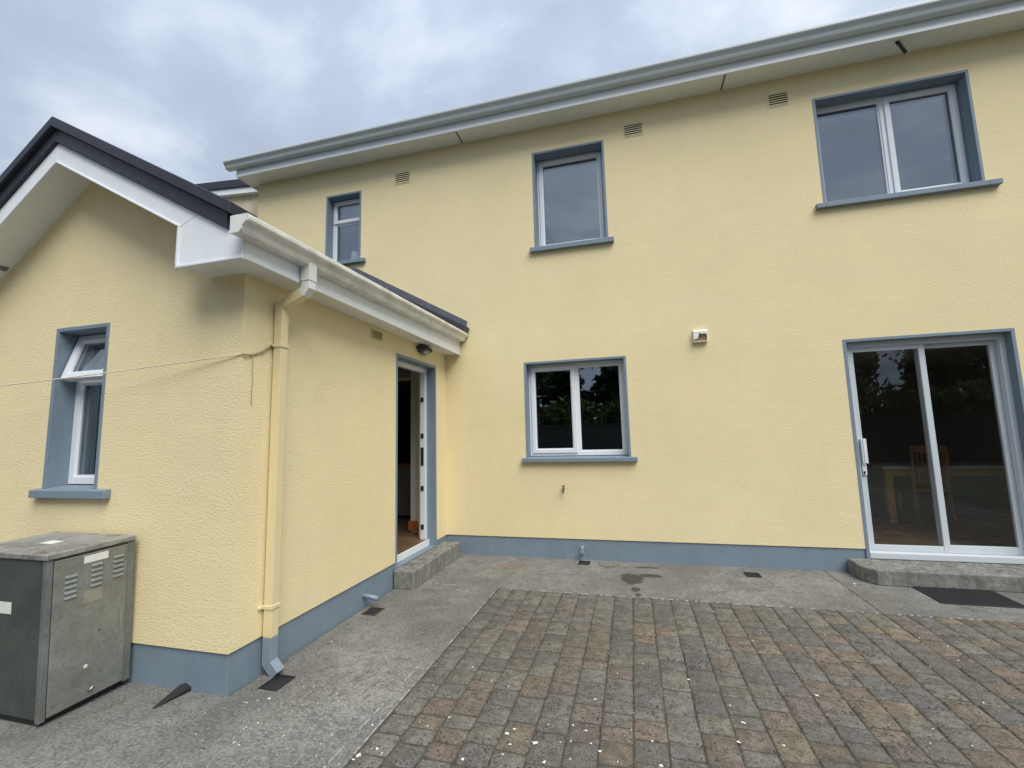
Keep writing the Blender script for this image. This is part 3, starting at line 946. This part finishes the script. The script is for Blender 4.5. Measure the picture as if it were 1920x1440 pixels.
# right and left bargeboards, gable soffits, verge trims
LS = .735                                                                # left slope
RS = (3.802 - 2.891) / (1.512 + .114)
XL = -3.25
def line(x, apex, s_l, s_r): return apex - (APX - x) * s_l if x < APX else apex - (x - APX) * s_r
def strip(name, y0, y1, xa, xb, at0, at1, matl, bev=.003, cut=None):
    """board between two rake lines given by their apex heights (bottom, top)"""
    pr = []
    za0, za1 = line(xa, at0, LS, RS), line(xa, at1, LS, RS)
    zb0, zb1 = line(xb, at0, LS, RS), line(xb, at1, LS, RS)
    return MB().prism([(xa, za0), (xa, za1), (xb, zb1), (xb, zb0)], 1, y0, y1).build(name, matl, E_, bev)
MB().prism([(APX + .001, 3.660), (APX + .001, 3.803), (-.143, 3.028), (-.300, 2.9585)], 1, YF, YF + .018).build('bargeboard', WBOARD, E_, .003)
strip('bargeboard', YF, YF + .018, XL, APX - .001, 3.650, 3.803, WBOARD)
strip('bargeboard_bead', YF - .010, YF + .010, APX + .001, -.296, 3.648, 3.662, WPVC)
strip('bargeboard_bead', YF - .010, YF + .010, XL, APX - .001, 3.638, 3.652, WPVC)
for xa, xb in ((APX, -.30), (XL, APX)):
    strip('gable_soffit', YF + .019, LY + .01, xa, xb, 3.662, 3.672, SOFFIT, 0)
MB().prism([(-2.42, line(-2.42, 3.6575, LS, RS)), (-2.42, line(-2.42, 3.6618, LS, RS)), (-2.385, line(-2.385, 3.6618, LS, RS)), (-2.385, line(-2.385, 3.6575, LS, RS))], 1, YF + .03, LY - .02).build('soffit_joint_strip', STRIPG, E_)
strip('verge_trim', YF - .022, YF + .10, APX, .118, 3.804, 3.905, VERGE)
strip('verge_trim', YF - .022, YF + .10, XL, APX, 3.804, 3.905, VERGE)
strip('verge_cap', YF - .055, YF + .16, APX, .165, 3.906, 3.985, VERGE, .006)
strip('verge_cap', YF - .055, YF + .16, XL, APX, 3.906, 3.985, VERGE, .006)
# roof slopes and ridge
ez = lambda x: line(x, 3.93, LS, RS)
slate_roof('roof_slope', E_, (.27, YF + .12, ez(.27) ), (.27, -.02, ez(.27)), (APX, YF + .12, 3.94), 8, .018, .04)
slate_roof('roof_slope', E_, (XL, YF + .12, ez(XL)), (XL, -.02, ez(XL)), (APX, YF + .12, 3.94), 9, .018, .04)
MB().prism([(APX - .12, 3.87), (APX, 3.975), (APX + .12, 3.895), (APX + .12, 3.915), (APX, 4.0), (APX - .12, 3.89)], 1, YF + .161, -.02).build('ridge_cap', VERGE, E_)
# lead flashing up the house wall
FS = .555
def fl(x, t): return t + FS * (.33 - x)
MB().prism([(APX, fl(APX, 3.06)), (APX, fl(APX, 3.17)), (.335, 3.165), (.320, 3.065)], 1, -.045, -.0015).build('flashing', LEAD, E_, .004)
MB().prism([(APX, fl(APX, 2.985)), (APX, fl(APX, 3.058)), (.368, 3.062), (.338, 2.955)], 1, -.17, -.0015).build('flashing_apron', SLATE, E_, .006)
# ogee gutter along the side; section lies in x-z
def ogee_x(x0, z, w, h): return [(x0 - (a - 0), c) for a, c in [(p[0], p[1]) for p in ogee(0, z, w, h)]]
GZ0, GZ1 = 2.800, 2.872
gp = ogee_x(OX + .007, 0, .125, .112)
mb = MB()
n = len(gp)
ya, yb = -3.725, -.03
mb.add([(p, ya, q + GZ0) for p, q in gp] + [(p, yb, q + GZ1) for p, q in gp], [tuple(range(n)), tuple(range(n, 2 * n))[::-1]] + [(i, (i + 1) % n, (i + 1) % n + n, i + n) for i in range(n)])
gut = mb.build('gutter', GUTD, E_, .002)
se = [(0, .112), (0, 0), (.065, 0), (.085, .02), (.092, .042), (.119, .068), (.125, .112)]
MB().prism([(OX + .005 + a, GZ0 - .002 + c) for a, c in se], 1, ya - .012, ya - .0005).build('gutter_stop_end', GUTW, E_, .002)
MB().prism([(OX + .007 + a, GZ1 + c) for a, c in se], 1, yb + .0005, yb + .010).build('gutter_stop_end', BLACK, E_, .002)
# downpipe: outlet, swan neck, pipe, clip, shoe
PX, PY, hp = .050, -3.115, .034
q = math.sqrt(2) * hp
MB().tube([(.275, PY, 2.83), (.275, PY, 2.70), ], q * 1.14, 4, True).build('downpipe_outlet', GUTW, E_, .003)
MB().tube([(.275, PY, 2.702), (.275, PY, 2.655), (.235, PY, 2.605)], q * 1.02, 4, True).build('downpipe_elbow', GUTW, E_, .003)
MB().tube([(.250, PY, 2.625), (PX, PY, 2.535), (PX, PY, 2.42)], q, 4, True).build('swan_neck', CREAMPIPE, E_, .003)
MB().tube([(PX, PY, 2.425), (PX, PY, .245)], q * .985, 4, True).build('downpipe', CREAMPIPE, E_, .004)
MB().tube([(PX, PY, .2445), (PX, PY, .085), (PX + .065, PY + .006, .012)], q, 4, True).build('downpipe_shoe', GREYPIPE, E_, .003)
for z in (.44, 2.24):
    c = MB(); c.box(PX - hp - .003, PX + hp + .006, PY - hp - .006, PY + hp + .006, z - .013, z + .013); c.box(.0005, PX - hp, PY - hp - .035, PY - hp + .01, z - .010, z + .010)
    c.box(.0005, PX - hp, PY + hp - .01, PY + hp + .03, z - .010, z + .010)
    c.build('pipe_clip', CREAMPIPE, E_, .003)
MB().tube([(-.03, -1.93, .108), (.055, -1.925, .098), (.135, -1.92, .085)], .021, 12).build('waste_pipe', GREYPIPE, E_, smooth=True)
settle(E_)

# ================================================================== things
# steps
st = MB()
pro = [(.004, -1.415), (.225, -1.415), (.235, -1.40), (.235, -.125), (.225, -.11), (.004, -.11)]
st.prism(pro, 2, -.005, .186)
stp = st.build('concrete_step', STEP, None, .014, 3)
tag(stp, 'low rough concrete doorstep in front of the open back door', 'step')
st = MB().prism([(4.66, -.0), (4.66, -.30), (4.745, -.43), (8.6, -.43), (8.6, -.0)], 2, -.005, .150)
stp2 = st.build('concrete_step', STEP, None, .016, 3)
tag(stp2, 'long concrete step with a clipped corner under the sliding patio door', 'step')

# doormat
mt = MB().prism([(5.015, -.86), (5.635, -.86), (5.645, -.395), (5.02, -.395)], 2, .001, .010)
mat_o = mt.build('doormat', MATBLK, None, .003)
tag(mat_o, 'thin black rubber doormat on the concrete below the patio step', 'doormat')
rb = MB()
for k in range(30):
    yy = -.845 + k * .0152
    rb.box(5.03, 5.625, yy, yy + .007, .0101, .0125)
rb.build('rib', MATBLK, mat_o)

def gully(cx, cy, w, d, rot, label, bars=5, rim=BLACK, solid=False):
    o = empty('drain_gully', (cx, cy, 0))
    tag(o, label, 'drain')
    o.rotation_euler.z = rot
    MB().ring(-w / 2, w / 2, 0, 1, 0, 0, 0) if False else None
    f = MB()
    t = .012
    f.box(-w / 2, -w / 2 + t, -d / 2, d / 2, .001, .006); f.box(w / 2 - t, w / 2, -d / 2, d / 2, .001, .006)
    f.box(-w / 2 + t, w / 2 - t, -d / 2, -d / 2 + t, .001, .006); f.box(-w / 2 + t, w / 2 - t, d / 2 - t, d / 2, .001, .006)
    f.build('rim', rim, o)
    MB().box(-w / 2 + t, w / 2 - t, -d / 2 + t, d / 2 - t, .0008, .002).build('well_shade', BLACK, o)  # flat black sheet painted in for the shaded depth of the drain
    g = MB()
    for k in range(bars):
        xx = -w / 2 + t + (w - 2 * t) * (k + .5) / bars
        g.box(xx - .004, xx + .004, -d / 2 + t, d / 2 - t, .0022, .0052)
    if bars: g.build('grate', BLACK, o)
    return o
gully(1.845, -.135, .135, .16, 0, 'small square drain directly below the grey waste pipe of the house wall', 0, BLACK)
gully(3.655, -.285, .15, .16, 0, 'black drain grate in the concrete midway along the house wall', 6)
gully(.135, -2.0, .135, .17, 0, 'square drain with reddish rim beside the extension, near the doorstep', 0, simple('red_brown_rim', (.07, .032, .028), .7))
gully(.185, -3.19, .14, .17, 0, 'open square drain hole under the downpipe shoe', 0)
rc = MB().lathe([(.118, -.004), (.118, .003), (.110, .005), (.104, .005), (.100, .003), (.02, .0035)], (2.14, -.125, 0), 32)
rco = rc.build('inspection_cover', CONC)
tag(rco, 'round concrete inspection cover set in the path against the house plinth', 'inspection cover')
MB().lathe([(.126, .0006), (.126, .0012), (.1185, .0012)], (2.14, -.125, 0), 32).build('joint', JOINT, rco)

# wedge of black pipe between plinth and path
wdg = MB()
wdg.add([(-.385, -3.372, 0), (-.285, -3.372, 0), (-.285, -3.372, .028), (-.335, -3.372, .048), (-.385, -3.372, .028),
         (-.345, -3.585, 0), (-.325, -3.585, 0), (-.325, -3.585, .002), (-.335, -3.585, .004), (-.345, -3.585, .002)],
        [(0, 1, 2, 3, 4), (9, 8, 7, 6, 5), (0, 5, 6, 1), (1, 6, 7, 2), (2, 7, 8, 3), (3, 8, 9, 4), (4, 9, 5, 0)])
tag(wdg.build('pipe_cover', BLACK, None, .003), 'black tapering rubber wedge lying at the foot of the gable plinth', 'pipe cover')

# wall lamp
lo = empty('wall_lamp', (0, -.75, 2.655))
tag(lo, 'black bulkhead lamp with glass bowl on the wall above the back door', 'lamp')
def half_dome(cy, cz, ry, rz, rx, z_a, z_b, n=20, m=8):
    mb = MB(); vs_ = []; fs = []
    for i in range(m + 1):
        t = z_a + (z_b - z_a) * i / m
        for j in range(n):
            a = math.pi * j / (n - 1) - math.pi / 2
            vs_.append((.004 + rx * math.cos(a) * math.cos(t), cy + ry * math.sin(a) * math.cos(t), cz + rz * math.sin(t)))
    for i in range(m):
        for j in range(n - 1):
            fs.append((i * n + j, i * n + j + 1, (i + 1) * n + j + 1, (i + 1) * n + j))
    return mb.add(vs_, fs)
half_dome(-.75, 2.640, .155, .055, .125, R(-6), R(88)).build('hood', BLACK, lo, smooth=True)
half_dome(-.75, 2.640, .135, .068, .108, R(-88), R(-6)).build('glass_bowl', LAMPG, lo, smooth=True)
MB().box(.001, .012, -.86, -.62, 2.60, 2.69).build('back_plate', BLACK, lo, .004)
MB().lathe([(.012, 2.59), (.026, 2.60), (.028, 2.63), (.018, 2.65)], (.055, -.75, 0), 14).build('bulb', PAPER, lo, smooth=True)
settle(lo)

# outdoor tap
to = empty('outdoor_tap', (1.61, 0, .85))
tag(to, 'small tarnished brass garden tap below the kitchen window', 'tap')
MB().tube([(1.608, .004, .868), (1.608, -.05, .868), (1.612, -.066, .860), (1.616, -.070, .815)], [.011, .013, .013, .009], 10).build('body', BRASS, to, smooth=True)
MB().tube([(1.608, -.042, .872), (1.608, -.042, .900)], .007, 8).build('spindle', BRASS, to, smooth=True)
MB().tube([(1.585, -.042, .902), (1.632, -.042, .902)], .006, 8).build('handle', BRASS, to, smooth=True)
settle(to)

# broken vent cover
vc = empty('vent_cover', (3.35, 0, 2.70))
tag(vc, 'small broken cream plastic vent cover on the wall left of the patio door', 'vent')
x0, x1, z0, z1, dp = 3.272, 3.432, 2.625, 2.778, .055
cm = MB()
cm.prism([(0, z1), (-dp * .55, z1), (-dp, z1 - .03), (-dp, z1 - .036), (-dp * .5, z1 - .006), (0, z1 - .006)], 0, x0, x1)
cm.box(x0, x0 + .006, -dp, 0, z0, z1 - .03); cm.box(x1 - .006, x1, -dp * .8, 0, z0, z1 - .03)
cm.box(x0, x1, -dp, 0, z0, z0 + .008)
cm.build('hood', FLAKE, vc, .002)
fr = [(x0 + .006, z0 + .035), (x0 + .045, z0 + .04), (x0 + .06, z0 + .075), (x0 + .062, z0 + .10), (x0 + .075, z0 + .108), (x0 + .088, z0 + .095), (x0 + .13, z0 + .10), (x1 - .006, z0 + .085), (x1 - .006, z1 - .031), (x0 + .006, z1 - .031)]
MB().prism(fr, 1, -dp, -dp + .004).build('broken_front', FLAKE, vc)
MB().box(x0 + .006, x1 - .006, -.003, -.001, z0 + .008, z1 - .01).build('back', simple('tan_vent_back', (.42, .33, .20), .8), vc)
settle(vc)

# clothes line tied to a hook behind the downpipe
cl = empty('clothes_line', (.0, -3.2, 2.2))
tag(cl, 'thin pale clothes line stretched across the gable wall from beside the downpipe', 'rope')
pts = []
A, Bp = Vector((.006, -3.405, 2.137)), Vector((-1.95, -3.62, 2.025))
Cp = Bp + (Bp - A) * .9 + Vector((0, 0, .02))
for k in range(15):
    t = k / 14
    p = A.lerp(Cp, t); p.z -= .03 * math.sin(math.pi * t)
    pts.append(p)
MB().tube(pts, .0042, 6).build('line', ROPE, cl, smooth=True)
kn = []
K0, K1 = Vector((.012, -3.175, 2.235)), Vector((.010, -3.405, 2.137))
for k in range(11):
    t = k / 10
    p = K0.lerp(K1, t); p.z -= .028 * math.sin(math.pi * t); p.x += .004 * math.sin(9 * t)
    kn.append(p)
MB().tube(kn, [.0055 + .002 * (k % 2) for k in range(11)], 6).build('knotted_end', ROPED, cl, smooth=True)
MB().tube([(.010, -3.315, 2.160), (.010, -3.318, 2.08), (.008, -3.310, 1.98), (.008, -3.314, 1.88), (.007, -3.312, 1.80)], .0020, 6).build('loose_tail', ROPED, cl, smooth=True)
hk = MB().tube([(-.005, -3.172, 2.238), (.022, -3.172, 2.238), (.032, -3.172, 2.228), (.030, -3.172, 2.215)], .005, 8)
hk.build('hook', BRASS, cl, smooth=True)
settle(cl)

# toilet rolls on the inside sill of the small window
zs_ = WIN['s'][2] + .06
MB().box(-2.02, -1.40, .215, .50, zs_ - .03, zs_ - .001).build('inner_sill', WPVC, H).matrix_parent_inverse = Matrix.Translation(-H.location)
for (rx, ry, rz, lab) in ((-1.70, .28, zs_, 'white paper roll standing behind the small upstairs window, left one'),
                          (-1.575, .28, zs_, 'white paper roll standing behind the small upstairs window, right one'),
                          (-1.69, .285, zs_ + .105, 'white paper roll stacked on top of another behind the small upstairs window')):
    t = MB().lathe([(.020, 0), (.055, 0), (.057, .004), (.057, .098), (.055, .102), (.020, .102)], (rx, ry, rz + .0005), 22)
    tag(t.build('paper_roll', PAPER, smooth=False), lab, 'paper roll', 'paper rolls behind the small window')

# ---- boiler cabinet
BX0, BX1, BY0, BY1, BZ = -1.525, -.778, -3.880, -3.412, .912
bo = empty('boiler_cabinet', (-1.15, -3.64, 0))
tag(bo, 'weathered green-grey metal boiler cabinet standing against the gable wall', 'boiler cabinet')
c = MB(); c.box(BX0 + .003, BX1 - .004, BY0 + .003, BY1, .045, BZ)
c.build('casing', CABD, bo, .004)
MB().box(BX0 + .03, BX1 - .03, BY0 + .02, BY1 - .04, .001, .0445).build('base', BLACK, bo)
po = MB(); po.box(BX1 - .030, BX1 + .002, BY0 - .001, BY0 + .030, .03, BZ)
po.build('corner_post', CABZ, bo, .003)
MB().box(BX1 - .03, BX1 + .002, BY1 - .045, BY1 + .001, .03, BZ).build('corner_post', CABZ, bo, .003)
dr = MB().box(BX1 - .002, BX1 + .008, BY0 + .032, BY1 - .047, .045, BZ - .012).build('front_panel', CABG, bo, .003)
lid = MB()
lid.box(BX0 - .006, BX1 + .011, BY0 - .009, BY1 + .004, BZ + .002, BZ + .034)
lid.build('lid', CABL, bo, .005)
px = BX1 + .0085
W = BY1 - .047 - (BY0 + .038)
def panel(s): return BY0 + .038 + W * s        # 0 = near edge
for s0, zt in ((.115, .800), (.46, .830), (.775, .845)):
    lv = MB()
    for k in range(5):
        z = zt - k * .030
        a, b_ = panel(s0), panel(s0) + .062
        lv.add([(px, a, z), (px, b_, z), (px, b_, z - .016), (px, a, z - .016), (px + .008, a + .004, z - .013), (px + .008, b_ - .004, z - .013)],
               [(0, 1, 5, 4), (4, 5, 2, 3), (0, 4, 3), (1, 2, 5)])
    lv.build('louvre', LOUV, bo, recalc=False)
MB().box(px - .0005, px + .0015, panel(.36), panel(.70), .845, .888).build('sticker', STICK, bo)
MB().box(px - .0005, px + .0012, panel(.38), panel(.64), .605, .680).build('faded_sticker', STICKO, bo)
MB().box(BX1 - .40, BX1 - .28, BY0 + .0005, BY0 + .0025, .60, .665).build('sticker', STICK, bo)
MB().box(-1.20, -1.09, -3.69, -3.62, BZ + .0345, BZ + .0360).build('sticker', STICK, bo)
MB().tube([(px - .001, panel(.45), .235), (px + .006, panel(.45), .233)], .011, 12).build('fastener', STICK, bo)
MB().tube([(px - .001, panel(.50), .085), (px + .010, panel(.51), .088), (px + .012, panel(.55), .108)], .005, 8).build('latch', STEEL, bo, smooth=True)
hg = MB(); hg.box(px, px + .004, panel(.915), panel(.945), .36, .50)
hg.build('handle_plate', LOUV, bo, .002)
for sy_, sz_ in ((.04, .87), (.04, .10), (.96, .87), (.96, .10), (.62, .42), (.70, .34)):
    MB().tube([(px - .001, panel(sy_), sz_), (px + .003, panel(sy_), sz_)], .0045, 8).build('screw', STEEL if sy_ != .62 else BLACK, bo)
sc = MB(); sc.box(BX1 + .0115, BX1 + .015, BY0 + .0, BY0 + .028, BZ + .008, BZ + .032)
sc.build('lid_clip', STEEL, bo, .002)
settle(bo)
bo.rotation_euler.x = R(1.6)

# ---- white paint flakes and scraps on the ground
fl_ = MB()
def flake(x, y, s, z=.0015):
    k = random.randint(8, 12); a0 = random.random() * 6
    ps = []
    el = random.uniform(.4, 1); ro = random.random() * 3
    for i in range(k):
        a = a0 + 2 * math.pi * i / k; r_ = s * random.uniform(.25, 1) * (.8 if s > .012 else 1)
        px_, py_ = r_ * math.cos(a), r_ * el * math.sin(a)
        ps.append((x + px_ * math.cos(ro) - py_ * math.sin(ro), y + px_ * math.sin(ro) + py_ * math.cos(ro)))
    fl_.prism(ps, 2, z, z + random.uniform(.001, .003))
for k in range(70): flake(random.gauss(.55, .28), random.gauss(-3.55, .3), random.choice((.003, .004, .005, .008)))
for k in range(60): flake(random.uniform(1.1, 2.6), random.gauss(-3.3, .35), random.choice((.003, .004, .006, .009, .012)))
for k in range(45): flake(random.uniform(2.4, 4.8), random.uniform(-3.4, -1.4), random.choice((.003, .004, .006, .009)))
for x, y, s in ((1.165, -3.60, .020), (1.205, -3.62, .016), (1.77, -3.34, .024), (1.80, -3.30, .018), (1.93, -3.38, .024), (1.72, -3.64, .026), (1.86, -3.60, .028),
                (2.32, -3.62, .016), (1.42, -3.28, .014), (4.545, -.41, .028), (4.53, -.47, .010), (2.98, -2.98, .017), (2.92, -3.15, .012), (2.75, -2.6, .02), (3.45, -2.62, .022),
                (1.10, -3.66, .026), (1.09, -3.69, .018), (2.0, -3.5, .012), (2.1, -3.2, .010), (.27, -3.35, .012), (.62, -3.62, .014), (.15, -2.6, .01)):
    flake(x, y, s)
fo = fl_.build('paint_flakes', FLAKE)
tag(fo, 'white paint flakes scattered over the concrete and pavers', 'paint flakes')
fo['kind'] = 'stuff'

# ---- inside the dining room
tb = empty('dining_table', (6.8, 2.2, .22))
tag(tb, 'pine dining table seen through the patio door glass', 'table')
MB().box(5.86, 7.75, 1.72, 2.62, .955, .99).build('table_top', CLOTH, tb, .006)
MB().ring(5.90, 7.71, .86, .954, .0, 1.76, 1.785) if False else None
MB().box(5.90, 7.70, 1.76, 1.785, .86, .954).build('apron', OAK, tb)
for lx, ly in ((5.89, 1.75), (7.63, 1.75), (5.89, 2.50), (7.63, 2.50)):
    MB().box(lx, lx + .09, ly, ly + .09, .216, .954).build('leg', OAK, tb, .004)
settle(tb)
ch = empty('dining_chair', (6.32, 1.75, .22))
tag(ch, 'slat-back wooden chair pushed up to the dining table behind the glass', 'chair')
for sx in (6.14, 6.53):
    MB().tube([(sx, 1.56, .217), (sx, 1.60, .70), (sx, 1.55, 1.28)], [.022, .024, .020], 8).build('rear_leg', OAKD, ch, smooth=True)
    MB().tube([(sx, 1.98, .217), (sx, 1.98, .66)], .022, 8).build('front_leg', OAKD, ch, smooth=True)
MB().box(6.11, 6.56, 1.58, 2.01, .66, .695).build('seat', OAKD, ch, .008)
MB().box(6.15, 6.52, 1.545, 1.570, 1.18, 1.28).build('top_rail', OAKD, ch, .006)
MB().box(6.15, 6.52, 1.585, 1.605, .78, .82).build('lower_rail', OAKD, ch, .004)
for k in range(6):
    xx = 6.19 + k * .057
    MB().box(xx, xx + .022, 1.565, 1.580, .82, 1.18).build('slat', OAKD, ch)
settle(ch)
cb = empty('kitchen_cabinet', (-1.3, 1.2, .27))
tag(cb, 'pale low cabinet in the dark hall behind the open back door', 'cabinet')
MB().box(-1.9, -.75, 1.0, 1.5, .30, 1.10).build('carcass', CABI, cb, .004)
MB().box(-1.92, -.73, .97, 1.5, 1.101, 1.14).build('worktop', OAKD, cb, .004)
for k in range(2):
    a = -1.88 + k * .57
    MB().box(a, a + .55, .978, .998, .36, 1.08).build('cabinet_door', CABI, cb, .004)
settle(cb)

# ================================================================== garden behind the camera (seen in the glass)
def leaf_mat(name, c0, c1):
    m, N, L, B = mat(name)
    g = N.new('ShaderNodeNewGeometry')
    c = mixc(N, L, g.outputs['Random Per Island'], c0, c1)
    L.new(c, B.inputs['Base Color']); B.inputs['Roughness'].default_value = .7
    return m
LEAFD = leaf_mat('dark_conifer_foliage', (.012, .020, .012), (.03, .045, .022))
LEAFG = leaf_mat('green_foliage', (.03, .055, .015), (.075, .11, .03))
LEAFH = leaf_mat('hedge_foliage', (.05, .09, .015), (.12, .16, .03))
BARK = simple('bark', (.07, .055, .04), .9, 0, .6, .3, 10)
def leaves(centers, sizes, name, m, parent):
    n = len(centers)
    a = RNG.normal(size=(n, 3)); a /= np.linalg.norm(a, axis=1)[:, None]
    b = RNG.normal(size=(n, 3)); b -= a * (a * b).sum(1)[:, None]; b /= np.linalg.norm(b, axis=1)[:, None]
    s = sizes[:, None]
    c = centers
    v = np.stack([c - a * s, c - b * s * .5, c + a * s, c + b * s * .5], 1).reshape(-1, 3)
    me = bpy.data.meshes.new(name)
    me.from_pydata(v.tolist(), [], np.arange(4 * n).reshape(-1, 4).tolist())
    me.materials.append(m)
    o = bpy.data.objects.new(name, me); COL.objects.link(o)
    if parent: o.parent = parent
    return o
def tree(x, y, h, rad, kind, label):
    t = empty('conifer_tree' if kind else 'broadleaf_tree', (x, y, -.12))
    tag(t, label, 'tree', 'trees beyond the garden wall')
    tr = MB(); tr.tube([(0, 0, 0), (.05, .03, h * .3), (0, 0, h * .62), (0, .02, h * .9)], [h * .035, h * .026, h * .015, .02], 9)
    tops = []
    nb = 26 if kind else 16
    for k in range(nb):
        f = .12 + .83 * k / nb if kind else .32 + .55 * k / nb
        a = k * 2.4 + random.uniform(-.4, .4)
        ln = rad * ((1.05 - f) if kind else math.sin(math.pi * min(1, (f - .2) / .85)) * .95) * random.uniform(.7, 1.15)
        e = (math.cos(a) * ln, math.sin(a) * ln, h * f + ln * (.12 if kind else .55))
        tr.tube([(0, 0, h * f), (e[0] * .5, e[1] * .5, h * f + (e[2] - h * f) * .6), e], [h * .010, h * .006, .01], 5)
        tops.append((e, ln, f))
    tr.build('trunk', BARK, t, smooth=True)
    cs = []
    for e, ln, f in tops:
        e = np.array(e); base = np.array((0, 0, h * f))
        if kind:
            m_ = 420
            t_ = RNG.uniform(.1, 1.05, m_)[:, None]
            cs.append(base + (e - base) * t_ + RNG.normal(size=(m_, 3)) * np.array([.22, .22, .16]) * (1.2 - t_ * .5))
        else:
            for q in range(5):
                cc = base + (e - base) * RNG.uniform(.55, 1.15) + RNG.normal(size=3) * rad * .12
                cs.append(cc + RNG.normal(size=(150, 3)) * rad * .14)
    cs = np.concatenate(cs)
    leaves(cs, RNG.uniform(.10, .24, len(cs)), 'crown', LEAFD if kind else LEAFG, t)
tree(12.7, -22, 7.2, 2.0, 0, 'leafy tree reflected at the left edge of the patio door')
tree(17.5, -22, 6.0, 2.9, 1, 'dark spreading conifer reflected in the middle of the patio door')
tree(20.9, -22, 6.9, 2.7, 0, 'leafy tree reflected in the right pane of the patio door')
tree(25.5, -22, 6.5, 3.0, 1, 'dark conifer at the far right end of the garden')
tree(5.2, -21, 6.8, 2.9, 0, 'leafy tree reflected in the right pane of the kitchen window')
tree(1.6, -22, 7.4, 3.1, 1, 'dark conifer reflected behind the leafy tree in the kitchen window')
tree(-1.4, -21, 7.2, 3.3, 1, 'dark conifer reflected in the left pane of the kitchen window')
tree(-5.5, -21, 7.0, 3.0, 0, 'leafy tree left of the reflected kitchen window conifer')
tree(-14, -15, 7.4, 3.0, 0, 'leafy tree reflected in the gable window')
tree(-19, -13, 7.0, 3.2, 1, 'dark conifer far left behind the garden wall')
hd_ = empty('hedge', (2, -18.6, -.12))
tag(hd_, 'long loose green hedge growing behind the garden wall', 'hedge')
n = 22000
hc = np.stack([RNG.uniform(-26, 24, n), RNG.uniform(-.6, .6, n), RNG.uniform(.3, 3.4, n)], 1)
hc[:, 2] += .22 * np.sin(hc[:, 0] * 1.7) + RNG.normal(size=n) * .1
leaves(hc, RNG.uniform(.12, .26, n), 'foliage', LEAFH, hd_)
gwall = empty('garden_wall', (0, -17.6, -.12))
tag(gwall, 'grey concrete block wall along the end of the garden', 'wall')
for k in range(25):
    MB().box(-26 + 2 * k + .001, -24 + 2 * k - .001, -.1, .1, 0, 2.1).build('wall_panel', BLOCK, gwall, .01)
MB().box(-26.05, 24.05, -.14, .14, 2.101, 2.17).build('coping', BLOCK, gwall, .01)
